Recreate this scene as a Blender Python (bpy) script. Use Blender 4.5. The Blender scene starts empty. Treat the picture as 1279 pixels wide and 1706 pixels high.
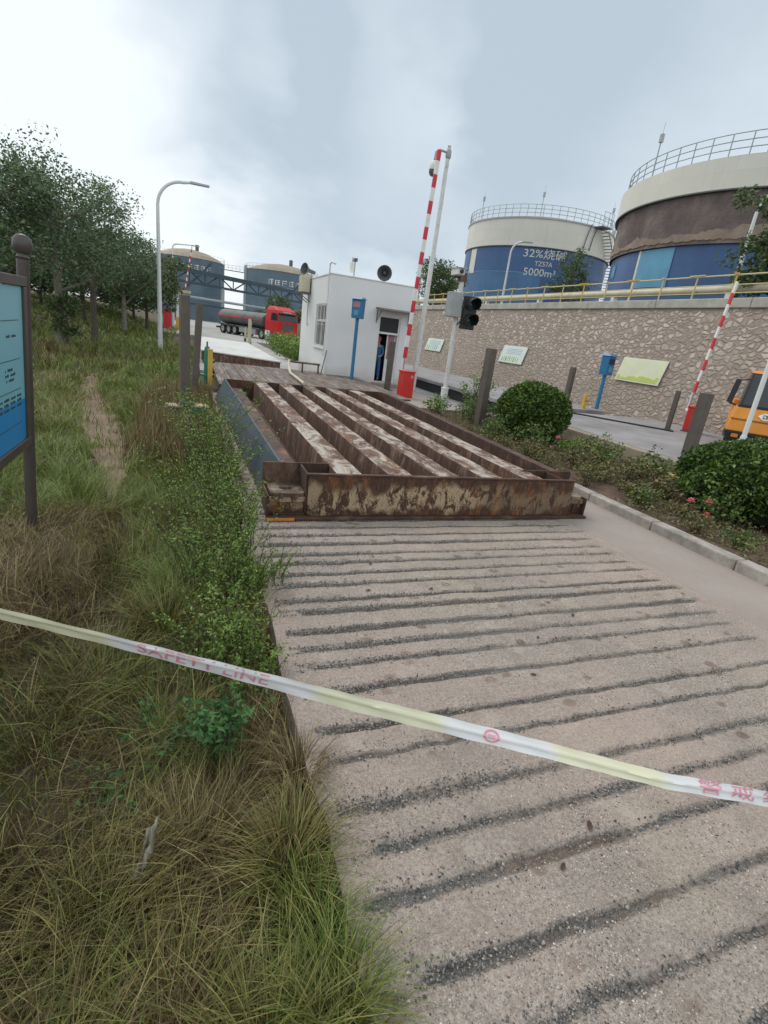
import bpy, math, random
import numpy as np
from mathutils import Matrix, Vector
random.seed(7)
rng = np.random.default_rng(11)
S = bpy.context.scene
COL = S.collection
PI = math.pi
def R(a): return math.radians(a)

# ------------------------------------------------------------------ camera
cd = bpy.data.cameras.new('camera')
cam = bpy.data.objects.new('camera', cd); COL.objects.link(cam)
_R = np.array([[0.935712, -0.000826, 0.352764], [-0.331339, -0.345252, 0.878075], [0.121068, -0.93851, -0.32333]])
cam.matrix_world = Matrix(((_R[0][0], -_R[0][1], -_R[0][2], 0.0),
                           (_R[1][0], -_R[1][1], -_R[1][2], 0.0),
                           (_R[2][0], -_R[2][1], -_R[2][2], 1.65), (0, 0, 0, 1)))
cd.sensor_fit = 'HORIZONTAL'; cd.sensor_width = 36.0; cd.lens = 36.0 * 852.0 / 1279.0
cd.clip_start = 0.05; cd.clip_end = 3000
S.camera = cam

# ------------------------------------------------------------------ sky, sun, exposure
SUN_EL, SUN_AZ = 52.0, -28.0            # azimuth measured from +Y (the road) towards +X
W = bpy.data.worlds.new('World'); S.world = W; W.use_nodes = True
nt = W.node_tree; N = nt.nodes; L = nt.links; N.clear()
out = N.new('ShaderNodeOutputWorld')
sky = N.new('ShaderNodeTexSky'); sky.sky_type = 'NISHITA'; sky.sun_disc = False
sky.sun_elevation = R(SUN_EL); sky.sun_rotation = R(SUN_AZ)
b1 = N.new('ShaderNodeBackground'); b1.inputs['Strength'].default_value = 0.1
L.new(sky.outputs[0], b1.inputs[0])
tc = N.new('ShaderNodeTexCoord')
def nz(scale, detail, rough=0.55, dist=0.0):
    n = N.new('ShaderNodeTexNoise'); n.inputs['Scale'].default_value = scale; n.inputs['Detail'].default_value = detail
    n.inputs['Roughness'].default_value = rough; n.inputs['Distortion'].default_value = dist
    L.new(tc.outputs['Generated'], n.inputs['Vector']); return n
def mth(op, a, b=None, clamp=False):
    m = N.new('ShaderNodeMath'); m.operation = op; m.use_clamp = clamp
    for i, v in enumerate((a, b)):
        if v is None: continue
        if isinstance(v, (int, float)): m.inputs[i].default_value = v
        else: L.new(v, m.inputs[i])
    return m.outputs[0]
spx = N.new('ShaderNodeSeparateXYZ'); L.new(tc.outputs['Generated'], spx.inputs[0])
den = mth('ADD', mth('MAXIMUM', spx.outputs[2], 0.0), 0.30)
cxy = N.new('ShaderNodeCombineXYZ'); L.new(mth('DIVIDE', spx.outputs[0], den), cxy.inputs[0]); L.new(mth('DIVIDE', spx.outputs[1], den), cxy.inputs[1])
def nzp(scale, detail, rough):
    n = nz(scale, detail, rough); L.new(cxy.outputs[0], n.inputs['Vector']); return n
n1 = nzp(1.1, 4, 0.5); n2 = nzp(2.0, 6, 0.55)
wob = mth('ADD', mth('MULTIPLY', mth('SUBTRACT', n1.outputs[0], 0.5), 0.09), mth('MULTIPLY', mth('SUBTRACT', n2.outputs[0], 0.5), 0.05))
def blob(d, lo, hi, amt, w=1.0):
    dp = N.new('ShaderNodeVectorMath'); dp.operation = 'DOT_PRODUCT'
    L.new(tc.outputs['Generated'], dp.inputs[0]); dp.inputs[1].default_value = d
    mr = N.new('ShaderNodeMapRange'); mr.interpolation_type = 'SMOOTHSTEP'
    L.new(mth('ADD', dp.outputs['Value'], mth('MULTIPLY', wob, w)), mr.inputs['Value'])
    mr.inputs['From Min'].default_value = lo; mr.inputs['From Max'].default_value = hi
    return mth('MULTIPLY', mr.outputs[0], amt)
acc = None
for d, lo, hi, amt, w in [((0.3952, 0.7434, 0.5396), 0.4695, 0.866, 0.4, 1.0), ((0.1439, 0.9065, 0.3969), 0.7071, 0.9511, 0.36, 1.0), ((-0.0133, 0.929, 0.3699), 0.9613, 0.9962, 0.24, 1.0), ((0.0945, 0.9474, 0.3059), 0.9703, 0.9976, 0.34, 1.0), ((0.2037, 0.9524, 0.2268), 0.9744, 0.9986, 0.36, 1.0), ((0.4043, 0.84, 0.3617), 0.9272, 0.9945, 0.24, 1.0), ((-0.2012, 0.9606, 0.1916), 0.8829, 0.9903, -0.68, 1.0), ((-0.2048, 0.9315, 0.3006), 0.9816, 0.9986, -0.4, 1.2), ((0.2671, 0.9104, 0.3161), 0.9816, 0.9998, -0.42, 1.0), ((0.3157, 0.9293, 0.1915), 0.9703, 0.9986, -0.26, 1.0), ((0.0107, 0.9793, 0.2019), 0.9703, 0.9986, -0.18, 1.0), ((0.5815, 0.7254, 0.3683), 0.8988, 0.9903, 0.16, 1.0), ((0.5651, 0.7889, 0.2416), 0.9703, 0.9986, -0.14, 1.0)]:
    b = blob(d, lo, hi, amt, w)
    acc = b if acc is None else mth('ADD', acc, b)
acc = mth('ADD', acc, mth('MULTIPLY', mth('SUBTRACT', n2.outputs[0], 0.5), 0.50), True)
cr = N.new('ShaderNodeValToRGB'); L.new(acc, cr.inputs[0])
e = cr.color_ramp.elements
e[0].position = 0.0; e[0].color = (0.86, 0.93, 0.955, 1)
e[1].position = 1.0; e[1].color = (0.47, 0.555, 0.63, 1)
m_ = e.new(0.35); m_.color = (0.76, 0.815, 0.87, 1)
m_ = e.new(0.6); m_.color = (0.63, 0.715, 0.785, 1)
b2 = N.new('ShaderNodeBackground'); b2.inputs['Strength'].default_value = 1.0
L.new(cr.outputs[0], b2.inputs[0])
mx = N.new('ShaderNodeMixShader'); mx.inputs[0].default_value = 0.94
L.new(b1.outputs[0], mx.inputs[1]); L.new(b2.outputs[0], mx.inputs[2]); L.new(mx.outputs[0], out.inputs[0])

sd = bpy.data.lights.new('sun', 'SUN'); sd.energy = 1.35; sd.angle = R(28); sd.color = (1.0, 0.93, 0.83)
sun = bpy.data.objects.new('sun', sd); COL.objects.link(sun)
sv = Vector((math.sin(R(SUN_AZ)) * math.cos(R(SUN_EL)), math.cos(R(SUN_AZ)) * math.cos(R(SUN_EL)), math.sin(R(SUN_EL))))
sun.rotation_euler = sv.to_track_quat('Z', 'Y').to_euler()
S.view_settings.view_transform = 'Standard'; S.view_settings.look = 'None'
S.view_settings.exposure = 0.18; S.view_settings.gamma = 1.0; S.view_settings.use_curve_mapping = False
S.render.film_transparent = False
try:
    S.cycles.max_bounces = 5; S.cycles.diffuse_bounces = 3; S.cycles.glossy_bounces = 3; S.cycles.transparent_max_bounces = 4
except Exception: pass

# ------------------------------------------------------------------ mesh helpers
class MB:
    def __init__(s): s.v = []; s.f = []; s.m = []; s.sm = []
    def add(s, vs, fs, mi=0, sm=False):
        o = len(s.v); s.v += [tuple(v) for v in vs]
        for f in fs: s.f.append(tuple(o + i for i in f)); s.m.append(mi); s.sm.append(sm)
        return s
    def box(s, lo, hi, mi=0):
        (a, b, c), (d, e, f) = lo, hi
        return s.add([(a,b,c),(d,b,c),(d,e,c),(a,e,c),(a,b,f),(d,b,f),(d,e,f),(a,e,f)],
                     [(0,3,2,1),(4,5,6,7),(0,1,5,4),(1,2,6,5),(2,3,7,6),(3,0,4,7)], mi)
    def cbox(s, c, size, mi=0, mat=None):
        x, y, z = (k / 2 for k in size)
        vs = [Vector(p) for p in ((-x,-y,-z),(x,-y,-z),(x,y,-z),(-x,y,-z),(-x,-y,z),(x,-y,z),(x,y,z),(-x,y,z))]
        if mat is not None: vs = [mat @ v for v in vs]
        c = Vector(c)
        return s.add([v + c for v in vs], [(0,3,2,1),(4,5,6,7),(0,1,5,4),(1,2,6,5),(2,3,7,6),(3,0,4,7)], mi)
    def hexa(s, p8, mi=0):   # bottom 4 ccw, top 4 ccw
        return s.add(p8, [(0,3,2,1),(4,5,6,7),(0,1,5,4),(1,2,6,5),(2,3,7,6),(3,0,4,7)], mi)
    def tube(s, pts, rad, n=10, mi=0, cap=True, sm=True):
        pts = [Vector(p) for p in pts]
        rad = [rad] * len(pts) if isinstance(rad, (int, float)) else rad
        o = len(s.v); ref = None
        for i, p in enumerate(pts):
            t = (pts[min(i + 1, len(pts) - 1)] - pts[max(i - 1, 0)])
            t = t.normalized() if t.length > 1e-9 else Vector((0, 0, 1))
            if ref is None:
                ref = Vector((1, 0, 0)) if abs(t.x) < 0.9 else Vector((0, 1, 0))
            u = (ref - t * ref.dot(t)).normalized(); w = t.cross(u); ref = u
            for k in range(n):
                a = 2 * PI * k / n
                s.v.append(tuple(p + (u * math.cos(a) + w * math.sin(a)) * rad[i]))
        for i in range(len(pts) - 1):
            for k in range(n):
                k2 = (k + 1) % n
                s.f.append((o+i*n+k, o+i*n+k2, o+(i+1)*n+k2, o+(i+1)*n+k)); s.m.append(mi); s.sm.append(sm)
        if cap:
            s.f.append(tuple(o + k for k in reversed(range(n)))); s.m.append(mi); s.sm.append(False)
            s.f.append(tuple(o + (len(pts)-1)*n + k for k in range(n))); s.m.append(mi); s.sm.append(False)
        return s
    def lathe(s, prof, n=24, mi=0, c=(0,0,0), sm=True, a0=0.0, a1=2*PI):
        o = len(s.v); full = abs(a1 - a0 - 2*PI) < 1e-6; cols = n if full else n + 1
        for r, z in prof:
            for k in range(cols):
                a = a0 + (a1 - a0) * k / n
                s.v.append((c[0] + r*math.cos(a), c[1] + r*math.sin(a), c[2] + z))
        for i in range(len(prof) - 1):
            for k in range(n):
                k2 = (k + 1) % cols
                s.f.append((o+i*cols+k, o+i*cols+k2, o+(i+1)*cols+k2, o+(i+1)*cols+k)); s.m.append(mi); s.sm.append(sm)
        return s
    def prism(s, poly, fn, d, mi=0):
        """poly: 2-D outline (ccw), fn(a,b,t) -> 3-D point, t runs 0..d"""
        n = len(poly); vs = [fn(a, b, 0) for a, b in poly] + [fn(a, b, d) for a, b in poly]
        fs = [tuple(range(n)), tuple(reversed(range(n, 2*n)))] + [(i, n+i, n+(i+1) % n, (i+1) % n) for i in range(n)]
        return s.add(vs, fs, mi)
    def move(s, mat, start=0):
        for i in range(start, len(s.v)): s.v[i] = tuple(mat @ Vector(s.v[i]))
        return s
def obj(name, mb, mats, parent=None, bevel=0.0, loc=None, ang=35):
    me = bpy.data.meshes.new(name)
    me.from_pydata(mb.v, [], mb.f)
    if not isinstance(mats, (list, tuple)): mats = [mats]
    for m in mats: me.materials.append(m)
    me.polygons.foreach_set('material_index', mb.m); me.polygons.foreach_set('use_smooth', mb.sm)
    me.update(); me.validate()
    if any(mb.sm): me.set_sharp_from_angle(angle=R(ang))
    o = bpy.data.objects.new(name, me); COL.objects.link(o)
    if parent is not None: o.parent = parent
    if loc is not None: o.location = loc
    if bevel:
        b = o.modifiers.new('bevel', 'BEVEL'); b.width = bevel; b.segments = 2; b.limit_method = 'ANGLE'; b.angle_limit = R(40)
    return o
def fast(name, V, F, mat, parent=None, loc=None, smooth=False):
    """V (n,3) array; F (m,k) array of equal-sized faces"""
    me = bpy.data.meshes.new(name); V = np.asarray(V, np.float32); F = np.asarray(F, np.int32); k = F.shape[1]
    me.vertices.add(len(V)); me.vertices.foreach_set('co', V.ravel())
    me.loops.add(F.size); me.loops.foreach_set('vertex_index', F.ravel())
    me.polygons.add(len(F)); me.polygons.foreach_set('loop_start', np.arange(0, F.size, k, dtype=np.int32))
    me.polygons.foreach_set('use_smooth', np.full(len(F), smooth))
    me.materials.append(mat); me.update(calc_edges=True); me.validate()
    o = bpy.data.objects.new(name, me); COL.objects.link(o)
    if parent is not None: o.parent = parent
    if loc is not None: o.location = loc
    return o
def tag(o, label=None, cat=None, group=None, kind=None):
    if label: o['label'] = label
    if cat: o['category'] = cat
    if group: o['group'] = group
    if kind: o['kind'] = kind
    return o
def thing(name, label, cat, loc=(0,0,0), rz=0.0, group=None):
    o = bpy.data.objects.new(name, None); COL.objects.link(o); o.empty_display_size = 0.2
    o.location = loc; o.rotation_euler = (0, 0, rz)
    return tag(o, label, cat, group)
def copy_tree(o, parent=None):
    c = o.copy(); COL.objects.link(c)
    if parent is not None: c.parent = parent
    for ch in [k for k in S.objects if k.parent == o]: copy_tree(ch, c)
    return c
def struct(o, label=None, cat=None, kind='structure'): return tag(o, label, cat, None, kind)
def text_mesh(body, size=1.0, sx=1.0):
    cu = bpy.data.curves.new('lettering', 'FONT'); cu.body = body; cu.size = size; cu.align_x = 'CENTER'; cu.align_y = 'CENTER'
    cu.resolution_u = 3
    o = bpy.data.objects.new('lettering', cu); COL.objects.link(o)
    dg = bpy.context.evaluated_depsgraph_get(); dg.update()
    me = bpy.data.meshes.new_from_object(o.evaluated_get(dg))
    vs = [(v.co.x * sx, v.co.y) for v in me.vertices]; fs = [tuple(p.vertices) for p in me.polygons]
    bpy.data.objects.remove(o); bpy.data.curves.remove(cu); bpy.data.meshes.remove(me)
    return vs, fs
def vnoise(x, y, seed=0):
    """smooth value noise on arrays, 0..1"""
    xi = np.floor(x).astype(np.int64); yi = np.floor(y).astype(np.int64); fx = x - xi; fy = y - yi
    fx = fx*fx*(3-2*fx); fy = fy*fy*(3-2*fy)
    def h(a, b):
        n = (a * 374761393 + b * 668265263 + seed * 144665) & 0x7fffffff
        n = ((n ^ (n >> 13)) * 1274126177) & 0x7fffffff
        return ((n ^ (n >> 16)) & 0xffff) / 65535.0
    return (h(xi,yi)*(1-fx)+h(xi+1,yi)*fx)*(1-fy) + (h(xi,yi+1)*(1-fx)+h(xi+1,yi+1)*fx)*fy
def fbm(x, y, seed=0): return 0.55*vnoise(x,y,seed) + 0.3*vnoise(2.1*x,2.1*y,seed+1) + 0.15*vnoise(4.3*x,4.3*y,seed+2)

# ------------------------------------------------------------------ materials
class NT:
    def __init__(s, name):
        s.mat = bpy.data.materials.new(name); s.mat.use_nodes = True
        s.n = s.mat.node_tree.nodes; s.l = s.mat.node_tree.links
        s.b = s.n['Principled BSDF']; s.tc = s.n.new('ShaderNodeTexCoord')
        s.vec = s.tc.outputs['Object']
    def mapping(s, scale=(1,1,1), rot=(0,0,0), src=None):
        m = s.n.new('ShaderNodeMapping'); m.inputs['Scale'].default_value = scale; m.inputs['Rotation'].default_value = rot
        s.l.new(src or s.vec, m.inputs['Vector']); return m.outputs[0]
    def noise(s, scale, detail=5, rough=0.6, vec=None, dist=0.0):
        n = s.n.new('ShaderNodeTexNoise'); n.inputs['Scale'].default_value = scale; n.inputs['Detail'].default_value = detail
        n.inputs['Roughness'].default_value = rough; n.inputs['Distortion'].default_value = dist
        s.l.new(vec or s.vec, n.inputs['Vector']); return n.outputs[0]
    def voro(s, scale, feature='F1', vec=None, rand=1.0, out='Distance'):
        n = s.n.new('ShaderNodeTexVoronoi'); n.feature = feature; n.inputs['Scale'].default_value = scale
        n.inputs['Randomness'].default_value = rand; s.l.new(vec or s.vec, n.inputs['Vector']); return n.outputs[out]
    def ramp(s, src, stops, interp='LINEAR'):
        r = s.n.new('ShaderNodeValToRGB'); s.l.new(src, r.inputs[0]); e = r.color_ramp.elements; r.color_ramp.interpolation = interp
        for i, (p, c) in enumerate(stops):
            c = (c, c, c) if isinstance(c, (int, float)) else c
            k = e[i] if i < 2 else e.new(p)
            k.position = p; k.color = (*c, 1)
        return r.outputs[0]
    def math(s, op, a, b=None, clamp=False):
        m = s.n.new('ShaderNodeMath'); m.operation = op; m.use_clamp = clamp
        for i, v in enumerate((a, b)):
            if v is None: continue
            if isinstance(v, (int, float)): m.inputs[i].default_value = v
            else: s.l.new(v, m.inputs[i])
        return m.outputs[0]
    def mix(s, fac, a, b, mode='MIX'):
        m = s.n.new('ShaderNodeMix'); m.data_type = 'RGBA'; m.blend_type = mode
        for sock, v in ((m.inputs[0], fac), (m.inputs[6], a), (m.inputs[7], b)):
            if isinstance(v, (int, float)): sock.default_value = v
            elif isinstance(v, (tuple, list)): sock.default_value = (*v, 1)
            else: s.l.new(v, sock)
        return m.outputs[2]
    def sep(s, k, src=None):
        n = s.n.new('ShaderNodeSeparateXYZ'); s.l.new(src or s.vec, n.inputs[0]); return n.outputs[k]
    def island(s):
        g = s.n.new('ShaderNodeNewGeometry'); return g.outputs['Random Per Island']
    def color(s, v):
        if isinstance(v, (tuple, list)): s.b.inputs['Base Color'].default_value = (*v, 1)
        else: s.l.new(v, s.b.inputs['Base Color'])
        return s
    def rough(s, v):
        if isinstance(v, (int, float)): s.b.inputs['Roughness'].default_value = v
        else: s.l.new(v, s.b.inputs['Roughness'])
        return s
    def bump(s, src, strength=0.3, dist=0.01):
        b = s.n.new('ShaderNodeBump'); b.inputs['Strength'].default_value = strength; b.inputs['Distance'].default_value = dist
        s.l.new(src, b.inputs['Height']); s.l.new(b.outputs[0], s.b.inputs['Normal']); return s
def plain(name, c, rough=0.6, var=0.25, scale=4.0, metal=0.0, dirt=None, bump=0.0):
    t = NT(name); a = t.noise(scale, 6, 0.65); hi = tuple(min(1, k*(1+var)) for k in c); lo = tuple(k*(1-var) for k in c)
    col = t.ramp(a, [(0.3, lo), (0.7, hi)])
    if dirt:
        g = t.noise(scale*0.6, 8, 0.75); col = t.mix(t.ramp(g, [(0.52, 0.0), (0.68, 0.8)]), col, dirt)
    t.color(col).rough(rough); t.b.inputs['Metallic'].default_value = metal
    if bump: t.bump(t.noise(scale*6, 4), bump, 0.01)
    return t.mat
def foliage(name, stops, rough=0.6, trans=0.15):
    t = NT(name); t.color(t.ramp(t.island(), stops)).rough(rough)
    t.b.inputs['Subsurface Weight'].default_value = 0.0
    if trans:
        tr = t.n.new('ShaderNodeBsdfTranslucent'); t.l.new(t.b.inputs['Base Color'].links[0].from_socket, tr.inputs[0])
        ms = t.n.new('ShaderNodeMixShader'); ms.inputs[0].default_value = trans
        o = t.n['Material Output']; t.l.new(t.b.outputs[0], ms.inputs[1]); t.l.new(tr.outputs[0], ms.inputs[2]); t.l.new(ms.outputs[0], o.inputs[0])
    return t.mat
M = {}
# ------------------------------------------------------------------ material library
t = NT('ramp_concrete')
a = t.noise(1.1, 8, 0.7); f = t.noise(60, 5, 0.75); f2 = t.noise(190, 3, 0.7); g = t.voro(150, 'F1'); g2 = t.voro(150, 'F1', out='Color')
col = t.ramp(a, [(0.28, (0.34, 0.285, 0.25)), (0.5, (0.44, 0.38, 0.335)), (0.75, (0.52, 0.46, 0.41))])
col = t.mix(t.ramp(f, [(0.38, 0.85), (0.58, 0.0)]), col, (0.21, 0.175, 0.15))
col = t.mix(t.ramp(f2, [(0.40, 0.55), (0.56, 0.0)]), col, (0.15, 0.12, 0.10))
sepc = t.n.new('ShaderNodeSeparateColor'); t.l.new(g2, sepc.inputs[0])
dens = t.ramp(t.noise(2.3, 4, 0.6), [(0.35, 0.15), (0.65, 0.95)])
stn = t.math('MULTIPLY', t.math('MULTIPLY', t.ramp(g, [(0.30, 1.0), (0.48, 0.0)]), t.ramp(sepc.outputs[0], [(0.55, 0.0), (0.72, 1.0)])), dens)
col = t.mix(stn, col, t.ramp(sepc.outputs[1], [(0.15, (0.07, 0.066, 0.064)), (0.55, (0.22, 0.20, 0.185)), (0.9, (0.58, 0.52, 0.46))]))
# oil and mud blots
sp = t.voro(4.6, 'F1', vec=t.mapping((1.0, 1.3, 1.0))); sp2 = t.noise(11, 4)
rx = t.n.new('ShaderNodeMapRange'); t.l.new(t.math('ADD', t.sep(0), t.math('MULTIPLY', t.noise(1.4, 4), 1.6)), rx.inputs[0]); rx.inputs[1].default_value = 1.55; rx.inputs[2].default_value = 1.8
col = t.mix(t.math('MULTIPLY', rx.outputs[0], t.ramp(t.math('ADD', sp, t.math('MULTIPLY', t.math('SUBTRACT', sp2, 0.5), 0.2)), [(0.15, 0.74), (0.20, 0.0)])), col, (0.13, 0.082, 0.06))
col = t.mix(t.ramp(t.noise(6.5, 7, 0.75), [(0.50, 0.0), (0.66, 0.55)]), col, (0.22, 0.18, 0.15))
col = t.mix(t.ramp(t.noise(5.0, 7, 0.75, vec=t.mapping((1, 1, 1), (0, 0, 2.1))), [(0.54, 0.0), (0.68, 0.5)]), col, (0.50, 0.44, 0.37))
col = t.mix(t.ramp(t.voro(0.75, 'DISTANCE_TO_EDGE', vec=t.mapping((1, .8, 1), (0, 0, .3))), [(0.0, 0.0), (0.008, 0.0)]), col, (0.1, 0.08, 0.07))
wd = t.noise(0.55, 5, 0.65)
col = t.mix(t.ramp(wd, [(0.44, 0.0), (0.66, 0.6)]), col, (0.41, 0.305, 0.265))
wd2 = t.noise(0.8, 5, 0.65, vec=t.mapping((1, 1, 1), (0, 0, 1.0)))
col = t.mix(t.ramp(wd2, [(0.52, 0.0), (0.74, 0.4)]), col, (0.48, 0.405, 0.28))
# grit caught in the grooves
gz = t.math('ADD', t.sep(2), t.math('MULTIPLY', t.math('SUBTRACT', t.noise(45, 4, 0.7), 0.5), 0.012))
grit = t.mix(t.ramp(t.noise(1.6, 4, 0.6), [(0.40, 0.0), (0.62, 1.0)]), t.ramp(g, [(0.1, (0.28, 0.265, 0.25)), (0.5, (0.095, 0.092, 0.09))]), t.ramp(g, [(0.1, (0.26, 0.20, 0.16)), (0.5, (0.115, 0.085, 0.066))]))
mr = t.n.new('ShaderNodeMapRange'); t.l.new(gz, mr.inputs[0]); mr.inputs[1].default_value = -0.011; mr.inputs[2].default_value = -0.004; mr.inputs[3].default_value = 0.85; mr.inputs[4].default_value = 0.0
col = t.mix(mr.outputs[0], col, grit)
t.color(col).rough(0.88).bump(t.math('ADD', t.math('MULTIPLY', f, 1.2), t.math('MULTIPLY', stn, 0.5)), 0.8, 0.006)
M['ramp'] = t.mat
t = NT('smooth_concrete')
a = t.noise(1.1, 7, 0.65); f = t.noise(24, 4, 0.6)
col = t.ramp(a, [(0.3, (0.27, 0.225, 0.20)), (0.7, (0.345, 0.295, 0.265))])
col = t.mix(t.ramp(f, [(0.4, 0.0), (0.75, 0.3)]), col, (0.24, 0.2, 0.17))
t.color(col).rough(0.8).bump(f, 0.15, 0.004); M['concrete'] = t.mat
M['kerb'] = plain('kerb_concrete', (0.33, 0.30, 0.27), 0.85, 0.35, 5, dirt=(0.14, 0.13, 0.10), bump=0.3)
M['road'] = plain('yard_concrete', (0.36, 0.35, 0.335), 0.8, 0.2, 0.6, dirt=(0.24, 0.23, 0.22))
M['deckwhite'] = plain('pale_deck_paint', (0.60, 0.60, 0.58), 0.6, 0.12, 0.8, dirt=(0.44, 0.42, 0.39))
M['lane'] = plain('lane_concrete', (0.27, 0.255, 0.26), 0.8, 0.25, 1.0, dirt=(0.17, 0.16, 0.16), bump=0.15)
M['lanecurb'] = plain('lane_curb', (0.30, 0.25, 0.19), 0.85, 0.25, 3, dirt=(0.17, 0.15, 0.12))
t = NT('soil'); a = t.noise(0.8, 8, 0.7); f = t.noise(14, 6, 0.7)
col = t.ramp(a, [(0.3, (0.075, 0.06, 0.035)), (0.6, (0.12, 0.095, 0.055)), (0.8, (0.085, 0.095, 0.04))])
col = t.mix(t.ramp(f, [(0.4, 0.0), (0.7, 0.6)]), col, (0.045, 0.04, 0.025))
t.color(col).rough(0.95).bump(f, 0.8, 0.05); M['soil'] = t.mat
M['path'] = plain('trodden_earth', (0.20, 0.138, 0.10), 0.95, 0.3, 6, dirt=(0.11, 0.085, 0.05), bump=0.6)
M['bed'] = plain('bed_soil', (0.12, 0.075, 0.055), 0.95, 0.4, 7, dirt=(0.05, 0.035, 0.03), bump=0.8)
# rubble stone wall with proud mortar
t = NT('rubble_stone')
wv = t.noise(2.6, 3, 0.5); 
va = t.n.new('ShaderNodeVectorMath'); va.operation = 'ADD'; t.l.new(t.vec, va.inputs[0])
vs_ = t.n.new('ShaderNodeVectorMath'); vs_.operation = 'SCALE'; t.l.new(t.n[[k.name for k in t.n if k.type == 'TEX_NOISE'][-1]].outputs['Color'], vs_.inputs[0]); vs_.inputs['Scale'].default_value = 0.22
t.l.new(vs_.outputs[0], va.inputs[1])
mp = t.mapping((1.0, 5.0, 7.4), (0.35, 0, 0), src=va.outputs[0])
ed = t.voro(1.0, 'DISTANCE_TO_EDGE', vec=mp); cc = t.voro(1.0, 'F1', vec=mp, out='Color')
sc = t.n.new('ShaderNodeSeparateColor'); t.l.new(cc, sc.inputs[0])
stone = t.ramp(sc.outputs[0], [(0.1, (0.34, 0.28, 0.235)), (0.6, (0.43, 0.36, 0.305)), (0.95, (0.61, 0.535, 0.46))])
stone = t.mix(t.ramp(t.noise(9, 5, 0.7), [(0.35, 0.0), (0.7, 0.45)]), stone, (0.27, 0.225, 0.19))
mort = t.ramp(t.noise(2.0, 6, 0.7), [(0.3, (0.285, 0.23, 0.195)), (0.7, (0.365, 0.305, 0.26))])
thr = t.math('ADD', ed, t.math('MULTIPLY', t.math('SUBTRACT', t.noise(5, 4), 0.5), 0.16))
fac = t.ramp(thr, [(0.07, 0.0), (0.20, 1.0)])
col = t.mix(fac, mort, stone)
st = t.noise(0.55, 4, 0.6)
col = t.mix(t.ramp(st, [(0.5, 0.0), (0.75, 0.35)]), col, (0.29, 0.215, 0.14))
col = t.mix(t.ramp(t.noise(0.9, 6, 0.7, vec=t.mapping((1, 1, 0.35))), [(0.55, 0.0), (0.75, 0.35)]), col, (0.15, 0.125, 0.10))
col = t.mix(t.ramp(t.noise(1.6, 6, 0.75), [(0.64, 0.0), (0.74, 0.35)]), col, (0.16, 0.17, 0.075))
crack = t.ramp(thr, [(0.0, 1.0), (0.05, 0.0)])
col = t.mix(t.math('MULTIPLY', crack, 0.25), col, (0.11, 0.085, 0.07))
t.color(col).rough(0.9).bump(t.math('ADD', t.math('MULTIPLY', fac, 0.9), t.noise(18, 4)), 0.8, 0.04); M['stone'] = t.mat
M['coping'] = plain('coping_concrete', (0.42, 0.40, 0.34), 0.85, 0.2, 2.5, dirt=(0.27, 0.25, 0.2), bump=0.2)
# rust family
def rustmat(name, stretch, base, flake, flake_lo, flake_hi, orange=0.5, sc=2.2):
    t = NT(name); mp = t.mapping(stretch)
    a = t.noise(sc, 8, 0.72, vec=mp, dist=0.6); b = t.noise(sc*2.3, 6, 0.7, vec=mp); c = t.noise(sc*9, 5, 0.7)
    col = t.ramp(b, [(0.28, tuple(k*0.42 for k in base)), (0.55, base), (0.8, tuple(k*1.7 for k in base))])
    col = t.mix(t.ramp(t.noise(sc*1.6, 5, 0.7, vec=mp), [(0.52, 0.0), (0.66, orange)]), col, (0.27, 0.115, 0.038))
    fl = t.ramp(c, [(0.3, tuple(k*0.62 for k in flake)), (0.7, flake)])
    fac = t.ramp(t.math('ADD', a, t.math('MULTIPLY', t.math('SUBTRACT', c, 0.5), 0.12)), [(flake_lo, 0.0), (flake_hi, 1.0)])
    col = t.mix(fac, col, fl)
    t.color(col).rough(t.ramp(a, [(0.3, 0.9), (0.7, 0.62)])).bump(t.math('ADD', t.math('MULTIPLY', fac, 0.5), t.math('MULTIPLY', c, 0.8)), 0.45, 0.006)
    return t.mat
M['shelf'] = rustmat('scuffed_shelf', (1, 1, 1), (0.09, 0.058, 0.042), (0.33, 0.275, 0.21), 0.46, 0.60, 0.4, 6)
M['rust'] = rustmat('dark_rust', (1, 1, 0.6), (0.074, 0.038, 0.027), (0.20, 0.125, 0.09), 0.54, 0.66, 0.3)
t = NT('flaking_rust_plate')
mp = t.mapping((1, 1, 0.45)); a = t.noise(11, 8, 0.72, vec=mp, dist=0.8); b = t.noise(26, 6, 0.75, vec=mp); c = t.noise(70, 4, 0.7); big = t.noise(3.2, 5, 0.6, vec=t.mapping((1, 1, 0.7)))
col = t.ramp(b, [(0.25, (0.024, 0.011, 0.008)), (0.5, (0.068, 0.033, 0.021)), (0.8, (0.14, 0.068, 0.040))])
col = t.mix(t.ramp(t.noise(8, 6, 0.75, vec=t.mapping((1, 1, .4), (0, 0, .7))), [(0.50, 0.0), (0.63, 0.85)]), col, (0.24, 0.10, 0.030))
zx = t.sep(2); xx = t.sep(0)
zband = t.ramp(t.math('ADD', zx, t.math('MULTIPLY', t.math('SUBTRACT', big, 0.5), 0.5)), [(0.05, 0.0), (0.10, 1.0), (0.27, 1.0), (0.345, 0.0)])
xband = t.ramp(t.math('MULTIPLY', xx, 0.25), [(0.10, 0.75), (0.16, 1.0), (0.50, 1.0), (0.58, 0.35)])
msk = t.math('MULTIPLY', zband, xband)
fl = t.ramp(c, [(0.3, (0.26, 0.17, 0.095)), (0.55, (0.46, 0.34, 0.22)), (0.75, (0.62, 0.54, 0.43))])
fac = t.math('MULTIPLY', t.ramp(t.math('ADD', a, t.math('MULTIPLY', t.math('SUBTRACT', c, 0.5), 0.2)), [(0.452, 0.0), (0.512, 1.0)]), msk)
col = t.mix(fac, col, fl)
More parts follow.
